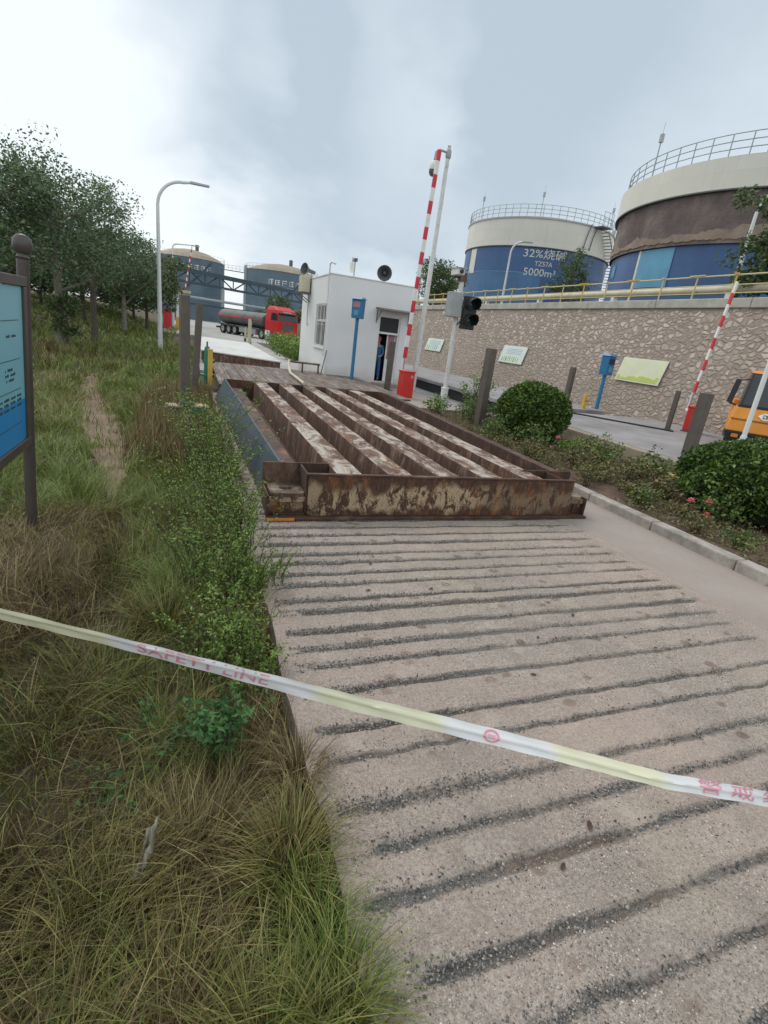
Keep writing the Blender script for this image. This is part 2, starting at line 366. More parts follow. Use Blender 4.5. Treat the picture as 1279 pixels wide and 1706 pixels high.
col = t.mix(t.math('MULTIPLY', t.ramp(t.noise(17, 5, 0.7, vec=t.mapping((1, 1, .3), (0, 0, .3))), [(0.56, 0.0), (0.70, 0.55)]), 0.9), col, (0.17, 0.125, 0.10))
t.color(col).rough(0.75).bump(t.math('ADD', t.math('MULTIPLY', fac, 0.6), t.math('MULTIPLY', b, 0.9)), 0.7, 0.008); M['rustfront'] = t.mat
M['rusttop'] = rustmat('peeling_beam_top', (1.5, 0.6, 1), (0.13, 0.070, 0.048), (0.50, 0.44, 0.38), 0.465, 0.57, 0.6, 3.4)
M['rustside'] = rustmat('rusty_beam_side', (1, 1.6, 0.5), (0.095, 0.050, 0.037), (0.33, 0.23, 0.17), 0.52, 0.66, 0.55, 3.4)
M['rustorange'] = rustmat('loose_orange_rust', (1, 0.7, 1), (0.085, 0.05, 0.04), (0.40, 0.21, 0.11), 0.55, 0.66, 0.8, 1.8)
M['rustplank'] = rustmat('weathered_plank', (5, 0.6, 1), (0.14, 0.105, 0.09), (0.32, 0.27, 0.24), 0.5, 0.62, 0.2, 1.6)
M['orange'] = plain('orange_primer', (0.55, 0.20, 0.04), 0.7, 0.25, 6)
t = NT('blue_grey_paint'); a = t.noise(1.5, 5, 0.6); g = t.noise(9, 7, 0.75, vec=t.mapping((1, 1, .4)))
col = t.ramp(a, [(0.3, (0.050, 0.070, 0.088)), (0.7, (0.075, 0.100, 0.120))]); col = t.mix(t.ramp(g, [(0.62, 0.0), (0.74, 0.7)]), col, (0.17, 0.15, 0.13))
edge = t.ramp(t.math('ADD', t.sep(2), t.math('MULTIPLY', t.noise(14, 5, .7), 0.10)), [(0.06, 0.85), (0.14, 0.0)])
col = t.mix(edge, col, (0.11, 0.075, 0.05)); t.color(col).rough(0.5).bump(g, 0.15, 0.004); M['plateblue'] = t.mat
t = NT('white_render'); a = t.noise(0.9, 6, 0.6); f = t.noise(3.2, 8, 0.7, vec=t.mapping((1.1, 1.1, 0.28)))
col = t.ramp(a, [(0.3, (0.72, 0.735, 0.75)), (0.7, (0.80, 0.805, 0.81))])
col = t.mix(t.ramp(f, [(0.55, 0.0), (0.80, 0.22)]), col, (0.55, 0.54, 0.50))
low = t.ramp(t.math('ADD', t.sep(2), t.math('MULTIPLY', t.noise(2.0, 5), 0.5)), [(0.35, 0.75), (0.85, 0.0)])
col = t.mix(low, col, (0.46, 0.41, 0.34))
t.color(col).rough(0.85).bump(t.noise(40, 3), 0.12, 0.004); M['white'] = t.mat
M['whitepaint'] = plain('white_metal_paint', (0.68, 0.68, 0.66), 0.5, 0.08, 6, dirt=(0.42, 0.36, 0.29))
M['cleanwhite'] = plain('clean_white', (0.76, 0.76, 0.75), 0.5, 0.06, 5)
M['lampwhite'] = plain('lamp_pole_paint', (0.66, 0.68, 0.68), 0.45, 0.06, 3)
M['grey'] = plain('grey_metal', (0.36, 0.37, 0.38), 0.45, 0.15, 5, 0.3)
M['dgrey'] = plain('dark_grey_metal', (0.10, 0.105, 0.11), 0.5, 0.2, 5)
M['black'] = plain('black_plastic', (0.018, 0.018, 0.02), 0.45, 0.2, 8)
M['teal'] = plain('dark_lens', (0.012, 0.03, 0.032), 0.12, 0.2, 8)
M['red'] = plain('red_paint', (0.60, 0.035, 0.03), 0.38, 0.12, 3, dirt=(0.42, 0.03, 0.03))
M['redband'] = plain('red_band', (0.62, 0.03, 0.055), 0.5, 0.12, 6)
M['brownpost'] = plain('brown_post_paint', (0.115, 0.095, 0.082), 0.55, 0.15, 4, dirt=(0.17, 0.14, 0.12))
M['signbrown'] = plain('sign_frame_brown', (0.075, 0.062, 0.055), 0.4, 0.18, 6)
M['blue'] = plain('blue_paint', (0.025, 0.17, 0.36), 0.4, 0.12, 4, dirt=(0.03, 0.12, 0.24))
M['navy'] = plain('navy_screen', (0.012, 0.02, 0.045), 0.2, 0.2, 4)
M['cyan'] = plain('pale_blue_print', (0.22, 0.54, 0.65), 0.3, 0.04, 1.5)
M['blueprint'] = plain('strong_blue_print', (0.015, 0.28, 0.66), 0.3, 0.06, 1.5)
M['ink'] = plain('dark_ink', (0.03, 0.08, 0.12), 0.5, 0.1, 4)
M['green'] = plain('green_hydrant_paint', (0.01, 0.16, 0.10), 0.4, 0.15, 6)
M['yellow'] = plain('yellow_paint', (0.62, 0.40, 0.07), 0.5, 0.15, 4, dirt=(0.40, 0.27, 0.10))
M['paleyellow'] = plain('faded_yellow_rail', (0.56, 0.48, 0.25), 0.6, 0.15, 5, dirt=(0.40, 0.38, 0.30))
M['cream'] = plain('cream_pipe', (0.55, 0.50, 0.37), 0.6, 0.12, 3, dirt=(0.35, 0.31, 0.22))
M['wood'] = plain('worn_board', (0.42, 0.34, 0.22), 0.8, 0.2, 7)
M['glass'] = plain('window_glass', (0.03, 0.038, 0.045), 0.08, 0.1, 1)
M['pink'] = plain('pink_curtain', (0.42, 0.20, 0.24), 0.8, 0.15, 8)
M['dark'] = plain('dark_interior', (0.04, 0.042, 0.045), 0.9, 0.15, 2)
M['rubber'] = plain('tyre_rubber', (0.02, 0.02, 0.021), 0.8, 0.2, 8)
M['tankgrey'] = plain('tanker_grey', (0.12, 0.13, 0.125), 0.65, 0.2, 1.2, 0.0, dirt=(0.07, 0.072, 0.068))
M['truckred'] = plain('truck_red', (0.58, 0.02, 0.025), 0.3, 0.1, 2)
M['truckorange'] = plain('orange_cab_paint', (0.72, 0.27, 0.025), 0.35, 0.1, 3, dirt=(0.58, 0.22, 0.035))
def tankmat(name, c, c2, r, streak, rough=0.45):
    t = NT(name); a = t.noise(0.25, 6, 0.65); ang = t.math('MULTIPLY', t.math('ARCTAN2', t.sep(1), t.sep(0)), r)
    cm = t.n.new('ShaderNodeCombineXYZ'); t.l.new(ang, cm.inputs[0]); t.l.new(t.sep(2), cm.inputs[1])
    bk = t.n.new('ShaderNodeTexBrick'); t.l.new(cm.outputs[0], bk.inputs['Vector']); bk.inputs['Scale'].default_value = 1.0
    bk.inputs['Brick Width'].default_value = 2.6; bk.inputs['Row Height'].default_value = 1.05; bk.inputs['Mortar Size'].default_value = 0.014
    bk.inputs['Color1'].default_value = (0.42, 0.42, 0.42, 1); bk.inputs['Color2'].default_value = (0.58, 0.58, 0.58, 1); bk.inputs['Mortar'].default_value = (0.2, 0.2, 0.2, 1)
    col = t.ramp(a, [(0.35, c), (0.68, c2)]); col = t.mix(0.30, col, bk.outputs['Color'], 'OVERLAY')
    st = t.noise(1.6, 7, 0.72, vec=t.mapping((1, 1, 0.09)))
    col = t.mix(t.ramp(st, [(0.54, 0.0), (0.76, 0.5)]), col, streak)
    fl = t.noise(2.4, 7, 0.75); col = t.mix(t.ramp(fl, [(0.66, 0.0), (0.70, 0.6)]), col, streak)
    t.color(col).rough(rough).bump(bk.outputs['Fac'], -0.5, 0.03); return t.mat
M['tankblue'] = tankmat('tank_blue', (0.030, 0.085, 0.225), (0.052, 0.125, 0.285), 8.5, (0.075, 0.10, 0.17))
M['tankpale'] = plain('tank_pale_blue', (0.060, 0.15, 0.30), 0.45, 0.2, 0.3, dirt=(0.05, 0.12, 0.26))
M['tanklight'] = plain('tank_light_blue', (0.10, 0.30, 0.46), 0.4, 0.2, 0.5, dirt=(0.07, 0.20, 0.32))
M['tankwhite'] = tankmat('tank_white', (0.64, 0.625, 0.55), (0.70, 0.68, 0.61), 8.5, (0.52, 0.47, 0.38))
M['roofrust'] = plain('tank_roof', (0.36, 0.27, 0.235), 0.7, 0.3, 0.4, dirt=(0.22, 0.15, 0.13))
t = NT('bare_insulation'); mp = t.mapping((1, 1, 1.0)); a = t.noise(0.30, 9, 0.7, vec=mp, dist=0.5); b = t.noise(1.4, 7, 0.75)
col = t.ramp(a, [(0.30, (0.10, 0.075, 0.075)), (0.48, (0.19, 0.148, 0.14)), (0.62, (0.30, 0.24, 0.215)), (0.75, (0.13, 0.082, 0.075))])
col = t.mix(t.ramp(b, [(0.4, 0.0), (0.7, 0.6)]), col, (0.095, 0.075, 0.075))
t.color(col).rough(0.95).bump(b, 0.8, 0.15); M['insul'] = t.mat
M['insullight'] = plain('torn_insulation', (0.30, 0.23, 0.185), 0.95, 0.3, 0.7, dirt=(0.17, 0.12, 0.11), bump=0.5)
M['fartank'] = tankmat('far_tank_blue', (0.085, 0.135, 0.18), (0.13, 0.185, 0.225), 7.0, (0.12, 0.14, 0.15), 0.6)
M['farroof'] = plain('far_tank_roof', (0.29, 0.235, 0.17), 0.7, 0.25, 0.3, dirt=(0.19, 0.15, 0.13))
M['truss'] = plain('truss_blue_grey', (0.045, 0.075, 0.10), 0.6, 0.15, 1)
M['pipe'] = plain('pale_pipe', (0.33, 0.38, 0.38), 0.5, 0.12, 1)
M['bark'] = plain('bark', (0.12, 0.10, 0.08), 0.95, 0.35, 7, dirt=(0.06, 0.05, 0.04), bump=0.8)
M['barkpale'] = plain('pale_bark', (0.24, 0.22, 0.18), 0.95, 0.3, 7, dirt=(0.11, 0.1, 0.08), bump=0.6)
M['leaf'] = foliage('tree_leaf', [(0.0, (0.055, 0.10, 0.050)), (0.5, (0.115, 0.18, 0.09)), (1.0, (0.20, 0.265, 0.13))])  # haze put into the leaf colour: lighter and greyer than clear foliage
M['leaf2'] = foliage('olive_leaf', [(0.0, (0.045, 0.08, 0.028)), (0.5, (0.085, 0.13, 0.045)), (1.0, (0.14, 0.185, 0.07))])
M['topiary'] = foliage('topiary_leaf', [(0.0, (0.024, 0.058, 0.010)), (0.55, (0.066, 0.13, 0.02)), (1.0, (0.17, 0.25, 0.045))], 0.5)
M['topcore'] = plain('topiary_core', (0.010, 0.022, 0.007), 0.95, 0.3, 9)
M['rose'] = foliage('rose_leaf', [(0.0, (0.045, 0.095, 0.022)), (0.6, (0.11, 0.18, 0.04)), (1.0, (0.22, 0.26, 0.08))])
M['roseolive'] = foliage('dry_rose_leaf', [(0.0, (0.07, 0.068, 0.026)), (0.5, (0.15, 0.145, 0.05)), (1.0, (0.24, 0.21, 0.09))])
M['stem'] = plain('green_brown_stem', (0.08, 0.065, 0.04), 0.9, 0.3, 8)
M['petal'] = foliage('pink_petal', [(0.0, (0.62, 0.10, 0.14)), (1.0, (0.80, 0.27, 0.28))], 0.6, 0.2)
M['weed'] = foliage('weed_leaf', [(0.0, (0.055, 0.105, 0.015)), (0.55, (0.14, 0.24, 0.035)), (1.0, (0.28, 0.38, 0.085))])
M['weed2'] = foliage('broad_weed_leaf', [(0.0, (0.03, 0.09, 0.025)), (1.0, (0.085, 0.20, 0.05))])
M['grassg'] = foliage('green_grass', [(0.0, (0.060, 0.098, 0.015)), (0.6, (0.155, 0.215, 0.036)), (1.0, (0.28, 0.31, 0.075))])
M['grassd'] = foliage('dry_grass', [(0.0, (0.065, 0.038, 0.015)), (0.45, (0.145, 0.098, 0.038)), (0.8, (0.27, 0.20, 0.085)), (1.0, (0.48, 0.39, 0.20))])
M['grasso'] = foliage('olive_grass', [(0.0, (0.070, 0.072, 0.016)), (0.6, (0.18, 0.175, 0.042)), (1.0, (0.33, 0.30, 0.10))])
M['gravel'] = foliage('grey_gravel', [(0.0, (0.05, 0.05, 0.053)), (0.45, (0.155, 0.157, 0.16)), (0.8, (0.29, 0.275, 0.255)), (1.0, (0.46, 0.42, 0.37))], 0.8, 0)
M['skin'] = plain('skin', (0.42, 0.25, 0.18), 0.6, 0.05, 5)
M['coverall'] = plain('blue_coverall', (0.045, 0.12, 0.28), 0.85, 0.15, 8)
M['helmet'] = plain('red_helmet', (0.55, 0.05, 0.07), 0.35, 0.05, 5)
M['bag'] = plain('faded_plastic', (0.24, 0.22, 0.185), 0.7, 0.25, 20)
t = NT('tape_plastic'); t.rough(0.35)
x_ = t.math('MULTIPLY', t.sep(0), 1/5.0)
Yl, Wh = (0.71, 0.69, 0.50), (0.72, 0.71, 0.72)
stp = [(0.0, Yl)]
for p_, c0, c1 in ((1.06, Yl, Wh), (1.61, Wh, Yl), (1.97, Yl, Wh), (2.306, Wh, Yl), (2.666, Yl, Wh)): stp += [((p_ - .02)/5.0, c0), ((p_ + .02)/5.0, c1)]
col = t.ramp(x_, stp)
t.color(col); M['tape'] = t.mat
M['tapered'] = plain('tape_red_print', (0.68, 0.27, 0.34), 0.4, 0.1, 6)
for nm, c in (('postercream', (0.60, 0.62, 0.42)), ('posterwhite', (0.60, 0.68, 0.63)), ('postergreen', (0.10, 0.36, 0.22)), ('posterlime', (0.42, 0.50, 0.10)), ('posterblue', (0.12, 0.16, 0.34)), ('posterframe', (0.62, 0.64, 0.58))):
    M[nm] = plain(nm, c, 0.5, 0.06, 2)

M['aggregate'] = foliage('exposed_aggregate', [(0.0, (0.07, 0.062, 0.058)), (0.4, (0.25, 0.215, 0.185)), (0.7, (0.46, 0.40, 0.35)), (1.0, (0.72, 0.67, 0.61))], 0.85, 0)
# ------------------------------------------------------------------ ground and roads
def sstep(a, b, x): 
    t = np.clip((np.asarray(x, float) - a) / (b - a), 0, 1); return t*t*(3-2*t)
def gh(x, y):
    """height of the natural ground"""
    x = np.asarray(x, float); y = np.asarray(y, float)
    h = -0.06 + 1.25 * sstep(16, 60, y) * sstep(-2.0, -9.0, x) + 0.9 * sstep(-9, -30, x) * sstep(10, 60, y)
    bumps = (fbm(x*1.7, y*1.7, 3) - 0.5) * 0.10 + (fbm(x*0.35, y*0.35, 9) - 0.5) * 0.16
    w = sstep(0.30, -0.6, x) * sstep(140, 60, y)
    return h + bumps * w - 0.05 * (1 - w)
xs = np.unique(np.concatenate([np.linspace(-400, -12, 30), np.linspace(-12, 1, 90), np.linspace(1, 400, 40)]))
ys = np.unique(np.concatenate([np.linspace(-60, -1, 12), np.linspace(-1, 12, 90), np.linspace(12, 70, 60), np.linspace(70, 900, 30)]))
GX, GY = np.meshgrid(xs, ys); V = np.stack([GX, GY, gh(GX, GY)], -1).reshape(-1, 3)
nx, ny = len(xs), len(ys); I = np.arange(nx*ny).reshape(ny, nx)
F = np.stack([I[:-1,:-1], I[:-1,1:], I[1:,1:], I[1:,:-1]], -1).reshape(-1, 4)
struct(fast('ground', V, F, M['soil'], smooth=True))
# trodden earth path through the grass
pc = [(-2.2, 14.5), (-1.95, 12.0), (-1.62, 10.2), (-1.25, 8.4), (-0.98, 7.0), (-0.78, 5.9), (-0.68, 5.0)]
pw = [0.06, 0.17, 0.26, 0.27, 0.20, 0.13, 0.04]
pv = []; pf = []
for i in range(61):
    s = i / 60 * (len(pc) - 1); k = min(int(s), len(pc) - 2); u = s - k
    cx = pc[k][0]*(1-u) + pc[k+1][0]*u; cy = pc[k][1]*(1-u) + pc[k+1][1]*u; w = pw[k]*(1-u) + pw[k+1]*u
    for j in range(9):
        x = cx + (j/4 - 1) * w * (0.8 + 0.5*random.random()); pv.append((x, cy, 0))
pv = np.array(pv); pv[:, 2] = gh(pv[:, 0], pv[:, 1]) + 0.012
pf = [(i*9+j, i*9+j+1, (i+1)*9+j+1, (i+1)*9+j) for i in range(60) for j in range(8)]
struct(fast('path', pv, np.array(pf)[:, ::-1], M['path']))
# grooved ramp
GR = [-0.9,-0.7,-0.5,-0.3,-0.1,0.09,0.25,.41,.582,.761,.985,1.155,1.32,1.547,1.711,1.962,2.162,2.313,2.482,2.697,2.83,3.035,3.198,3.375,3.529,3.722,3.9,4.08,4.25] + [4.43+0.185*i for i in range(40)]
RX0, RX1 = 0.44, 3.85
def gw(k): return 0.0135 + 0.010 * ((k * 7919) % 13) / 13
yl = []
for k, g in enumerate(GR):
    w = gw(k); yl += [(g-w*1.8, 0), (g-w, -0.6), (g-w*0.3, -1), (g+w*0.5, -1), (g+w, -0.55), (g+w*1.7, 0)]
yl = sorted(yl); yl = [(-3.0, 0)] + yl + [(12.2, 0)]
xl = np.unique(np.concatenate([np.linspace(RX0, 0.72, 7), np.linspace(0.72, RX1, 46)]))
ya = np.array([a for a, b in yl]); da = np.array([b for a, b in yl])
PXg, PYg = np.meshgrid(xl, ya); D = np.repeat(da[:, None], len(xl), 1)
fade = sstep(0.50, 0.62, PXg + (fbm(PYg*6, PXg*0+2, 4) - 0.5) * 0.30) * (1 - sstep(3.66, 3.80, PXg + (fbm(PYg*5, PXg*0+7, 6)-0.5)*0.22))
dep = np.clip(2.0 * (fbm(PXg*0.9, PYg*2.3, 12) - 0.15), 0.50, 1.05)
Zr = 0.019 * D * fade * dep + (fbm(PXg*5, PYg*5, 21) - 0.5) * 0.006
jy = (fbm(PXg*4, PYg*0.9, 31) - 0.5) * 0.045 * (D < 0.5) + (vnoise(PXg*13, PYg*40, 32) - 0.5) * 0.014 * (D < 0)
Xe = PXg.copy(); edge = (fbm(PYg*1.6, PYg*0+3, 44) - 0.5) * 0.12; Xe[:, 0] += edge[:, 0]
V = np.stack([Xe, PYg + jy, Zr], -1).reshape(-1, 3); nx, ny = len(xl), len(ya)
I = np.arange(nx*ny).reshape(ny, nx); F = np.stack([I[:-1,:-1], I[:-1,1:], I[1:,1:], I[1:,:-1]], -1).reshape(-1, 4)
el = V.reshape(ny, nx, 3)[:, 0].copy(); eb = el.copy(); eb[:, 2] = -0.25; eb[:, 0] -= 0.03
o0 = len(V); V = np.concatenate([V, el, eb])
F = np.concatenate([F, np.array([(o0+i, o0+i+1, o0+ny+i+1, o0+ny+i) for i in range(ny-1)])])
struct(fast('ramp', V, F, M['ramp'], smooth=False))
def box_struct(name, lo, hi, mat, bevel=0.0): return struct(obj(name, MB().box(lo, hi), mat, bevel=bevel))
box_struct('pavement_strip', (RX1 - 0.002, -3, -0.2), (4.70, 12.0, 0.001), M['concrete'])
# garden kerb as cast lengths
kb = MB()
y = -3.0
while y < 12.0:
    kb.box((4.70, y + 0.004, -0.2), (4.85, min(y + 0.98, 12.0), 0.105 + random.uniform(-0.004, 0.004))); y += 0.985
struct(obj('kerb', kb, M['kerb'], bevel=0.015))
# flower bed
xs = np.linspace(4.85, 7.25, 40); ys = np.linspace(-3, 11.55, 200); GX, GY = np.meshgrid(xs, ys)
Z = 0.05 + (fbm(GX*3, GY*3, 5) - 0.5) * 0.12
I = np.arange(GX.size).reshape(200, 40); F = np.stack([I[:-1,:-1], I[:-1,1:], I[1:,1:], I[1:,:-1]], -1).reshape(-1, 4)
struct(fast('flower_bed', np.stack([GX, GY, Z], -1).reshape(-1, 3), F, M['bed'], smooth=True))
# second lane: raised concrete apron, curb face, yellow edge strip
box_struct('second_lane', (7.45, -3, -0.2), (12.9, 11.3, 0.34), M['lane'], 0.02)
box_struct('lane_curb', (7.25, -3, -0.2), (7.448, 11.3, 0.325), M['lanecurb'], 0.015)
box_struct('lane_yard', (6.6, 11.302, -0.2), (13.0, 42, 0.03), M['lane'])
for y0, y1, lab in ((5.35, 6.35, 'yellow edge pipe ending at the thick brown post beside the large clipped bush'), (7.2, 8.1, 'yellow edge pipe lying between low shrubs, right of the round clipped bush'), (8.9, 9.6, 'short yellow edge pipe hidden behind the round clipped bush')):
    tag(obj('edge_pipe', MB().tube([(7.13, y0, 0.12), (7.13, y1, 0.12)], 0.028, 8), M['yellow']), lab, 'pipe', 'yellow pipes along the back of the flower bed')
box_struct('access_road', (0.25, 17.0, -0.2), (4.6, 42.0, 0.0), M['road'])
struct(obj('yard', MB().box((-2.2, 42.002, -0.2), (60, 150, 0.004)), M['road']))
box_struct('platform', (3.3, 11.6, -0.2), (6.58, 16.8, 0.10), M['concrete'])
# upper terrace behind the retaining wall
tv = MB().add([(13.45, -40, 3.35), (400, -40, 3.35), (400, 60, 3.35), (13.45, 60, 3.35), (13.45, -40, -0.5), (13.45, 60, -0.5), (400, 60, -0.5)],
              [(0, 1, 2, 3), (3, 2, 6, 5)])
struct(obj('upper_terrace', tv, M['soil']))

# ------------------------------------------------------------------ loose gravel in the grooves
def pebbles(n, sampler, r0, r1):
    base = np.array([(1,0,0),(-1,0,0),(0,1,0),(0,-1,0),(0,0,1),(0,0,-1)], float)
    tri = np.array([(0,2,4),(2,1,4),(1,3,4),(3,0,4),(2,0,5),(1,2,5),(3,1,5),(0,3,5)])
    P = sampler(n); n = len(P)
    r = r0 + (r1 - r0) * rng.random(n) ** 2.2
    an = rng.random(n) * 2 * PI; sc = rng.uniform(0.6, 1.25, (n, 3))
    pts = base[None] * sc[:, None] * r[:, None, None] * rng.uniform(0.75, 1.2, (n, 6, 1))
    ca, sa = np.cos(an)[:, None], np.sin(an)[:, None]
    q = np.stack([pts[..., 0]*ca - pts[..., 1]*sa, pts[..., 0]*sa + pts[..., 1]*ca, pts[..., 2] + pts[..., 0]*0.3], -1)
    V = (q + P[:, None]).reshape(-1, 3); F = (tri[None] + 6*np.arange(n)[:, None, None]).reshape(-1, 3)
    return V, F
def groove_pts(n):
    gi = np.array([k for k, g in enumerate(GR) if 0.2 < g < 4.4]); k = rng.choice(gi, n)
    g = np.array(GR)[k]; x = 0.5 + 3.2 * rng.random(n) ** 1.25
    keep = rng.random(n) < np.clip(1.5 * (fbm(x*1.1, g*3.7, 77) - 0.22) + 0.6 * sstep(1.5, 0.6, x) * (vnoise(g*9, g*0, 5) > 0.3), 0.10, 1) * (.45 + .55*sstep(3.4, 1.5, x))
    wide = 0.018 + 0.045 * sstep(1.7, 0.6, x) * vnoise(g*5.3, x*2.0, 8)
    y = g + 0.004 + rng.normal(0, 1, n) * wide * 0.62 + (fbm(x*4, g*0.9, 31) - 0.5) * 0.02
    P = np.stack([x, y, 0.001 + 0.003*rng.random(n) - 0.007 * (np.abs(y-g) < 0.018)], -1)
    return P[keep]
V, F = pebbles(90000, groove_pts, 0.0018, 0.0062)
def loose_pts(n):
    x = 0.5 + 3.3 * rng.random(n); y = 0.3 + 3.6 * rng.random(n) ** 1.2
    keep = rng.random(n) < np.clip(2.2*(fbm(x*2.2, y*2.2, 91) - 0.45), 0.02, 1); return np.stack([x, y, x*0 + 0.001], -1)[keep]
V2, F2 = pebbles(16000, loose_pts, 0.0012, 0.0034)
def agg_pts(n):
    y = 0.25 + 4.05 * rng.random(n) ** 1.25; x = 0.46 + 3.35 * rng.random(n)
    gd = np.abs(y[:, None] - np.array([g for g in GR if 0 < g < 5])[None]).min(1)
    keep = (rng.random(n) < np.clip(.35 + 1.6*(fbm(x*1.7, y*1.7, 101) - .40), .12, 1)) & (gd > .022)
    return np.stack([x, y, x*0 - 0.0006], -1)[keep]
Va, Fa = pebbles(190000, agg_pts, 0.0014, 0.0046)
tag(fast('grit', Va, Fa, M['aggregate']), 'small stones and grit exposed in the ramp concrete surface', 'grit', kind='stuff')
tag(fast('gravel', np.concatenate([V, V2]), np.concatenate([F, F2 + len(V)]), M['gravel']), 'loose grey gravel lying in the ramp grooves', 'gravel', kind='stuff')
# ------------------------------------------------------------------ rusty weighbridge frame
T = thing('weighbridge', 'open rusty steel weighbridge frame with five parallel box beams lying on the concrete ramp', 'weighbridge', (0.62, 4.30, 0.0))
# local: x 0..3.5 (right), y 0..7.0 (along the road)
ZT = 0.425; Ln = 7.0
mb = MB().box((0.36, 0.0, 0.03), (3.28, 0.022, ZT)); obj('front_plate', mb, M['rustfront'], T, 0.003)
mb = MB().box((0.34, -0.012, ZT - 0.012), (3.29, 0.03, ZT + 0.004)); obj('front_lip', mb, M['rust'], T, 0.003)
mb = MB().box((0.0, -0.05, 0.004), (3.51, 0.12, 0.027)); obj('base_flange', mb, M['rust'], T, 0.003)
fl = obj('orange_flange_end', MB().box((-0.004, -0.056, 0.002), (0.24, -0.0503, 0.029)), M['orange'], T, 0.002); fl['label'] = 'flange end still in orange primer'
for k in range(5):
    xa = 0.625 + 0.512 * k; w = 0.245
    bm_ = MB(); x0, x1 = xa, xa + w; y0, y1 = 0.03, Ln - 0.05; zb = 0.05; zt = ZT - 0.008; d = 0.028
    prof = [(x0 - d, zb), (x0, zt), (x1, zt), (x1 + d, zb)]
    ny = 30
    for i in range(ny + 1):
        y = y0 + (y1 - y0) * i / ny
        for a, z in prof: bm_.v.append((a, y, z + (0.003 * math.sin(i * 1.7 + k) if z > 0.2 else 0)))
    for i in range(ny):
        for j in range(3):
            a = i*4 + j; bm_.f.append((a, a+1, a+5, a+4)); bm_.m.append(0 if j == 1 else 1); bm_.sm.append(False)
    for i in range(0, ny*3): bm_.f[i] = tuple(reversed(bm_.f[i]))
    obj('beam', bm_, [M['rusttop'], M['rustside']], T, 0.008)
obj('floor_plate', MB().box((0.06, 0.03, 0.030), (3.34, Ln - 0.03, 0.045)), M['rust'], T)
# left side: new blue-grey cover plate, trough and ledge
obj('side_plate', MB().hexa([(0.035, 0.38, 0.006), (0.053, 0.38, 0.006), (-0.14, Ln + .05, 0.006), (-0.158, Ln + .05, 0.006), (0.150, 0.40, ZT + .005), (0.168, 0.40, ZT + .005), (0.045, Ln + .05, ZT + .005), (0.027, Ln + .05, ZT + .005)]), M['plateblue'], T, 0.003)['label'] = 'blue-grey painted side plate'
obj('side_ledge', MB().hexa([(0.10, 0.40, 0.05), (0.42, 0.40, 0.05), (0.36, Ln - .03, 0.05), (0.0, Ln - .03, 0.05), (0.17, 0.40, 0.262), (0.42, 0.40, 0.262), (0.36, Ln - .03, 0.262), (0.05, Ln - .03, 0.262)]), M['rustorange'], T, 0.005)
obj('side_channel', MB().hexa([(3.27, .40, .03), (3.29, .40, .03), (3.54, Ln, .03), (3.52, Ln, .03), (3.27, .40, ZT - .01), (3.29, .40, ZT - .01), (3.54, Ln, ZT - .01), (3.52, Ln, ZT - .01)]).hexa([(3.14, .40, .20), (3.268, .40, .20), (3.518, Ln, .20), (3.36, Ln, .20), (3.14, .40, .22), (3.268, .40, .22), (3.518, Ln, .22), (3.36, Ln, .22)]).hexa([(3.292, .45, ZT - .03), (3.40, .45, ZT - .03), (3.65, Ln, ZT - .03), (3.542, Ln, ZT - .03), (3.292, .45, ZT - .012), (3.40, .45, ZT - .012), (3.65, Ln, ZT - .012), (3.542, Ln, ZT - .012)]), M['rust'], T, 0.004)
obj('end_plate', MB().box((0.06, Ln - 0.025, 0.03), (3.51, Ln, ZT)), M['rust'], T, 0.003)
# corner brackets with load-cell shelves
def corner(mir):
    def X(a): return a if not mir else 3.51 - a
    def bx(mb, lo, hi):
        a, b = X(lo[0]), X(hi[0]); return mb.box((min(a, b), lo[1], lo[2]), (max(a, b), hi[1], hi[2]))
    mb = MB(); bx(mb, (0.0, 0.355, 0.03), (0.62 if not mir else 0.66, 0.375, ZT + 0.006)); bx(mb, (0.0, 0.0, 0.03), (0.018, 0.354, 0.22))
    bx(mb, (0.342, 0.03, 0.03), (0.358, 0.354, ZT - 0.004))
    obj('corner_plate', mb, M['rust'], T, 0.003)
    sh = MB(); n = 18; cx, cy, r = 0.185, 0.185, 0.052; z1, z0 = 0.235, 0.20
    ring = [(cx + r*1.15*math.cos(2*PI*i/n), cy + r*math.sin(2*PI*i/n)) for i in range(n)]
    def edge(i):
        a = 2*PI*i/n; c, s = math.cos(a), math.sin(a); m = max(abs(c)/0.152, abs(s)/0.165); return (cx + c/m, cy + s/m)
    outer = [edge(i) for i in range(n)]
    for z, fl_ in ((z1, False), (z0, True)):
        o = len(sh.v); sh.v += [(X(a), b, z) for a, b in ring] + [(X(a), b, z) for a, b in outer]
        for i in range(n):
            j = (i+1) % n; f = (o+i, o+n+i, o+n+j, o+j)
            sh.f.append(f if fl_ == mir else tuple(reversed(f))); sh.m.append(0); sh.sm.append(False)
    for i in range(n):
        j = (i+1) % n
        sh.f.append((i, j, 2*n+j, 2*n+i)); sh.m.append(0); sh.sm.append(False)
        sh.f.append((n+j, n+i, 3*n+i, 3*n+j)); sh.m.append(0); sh.sm.append(False)
    obj('corner_shelf', sh, M['shelf'], T)
    f = MB(); bx(f, (0.02, 0.03, 0.15), (0.341, 0.05, 0.199)); bx(f, (0.02, 0.06, 0.03), (0.341, 0.075, 0.148)); bx(f, (0.12, 0.045, 0.03), (0.135, 0.0595, 0.148))
    obj('shelf_front', f, M['rustfront'], T, 0.004)
corner(False); corner(True)
# loose rusty angle along the left edge of the pad
tag(obj('steel_angle', MB().box((0.50, 4.9, 0.004), (0.515, 10.8, 0.05)).box((0.47, 4.9, 0.004), (0.498, 10.8, 0.014)), M['rustorange'], bevel=0.002), 'long rusty steel angle lying between the weeds and the blue-grey side plate', 'steel angle')
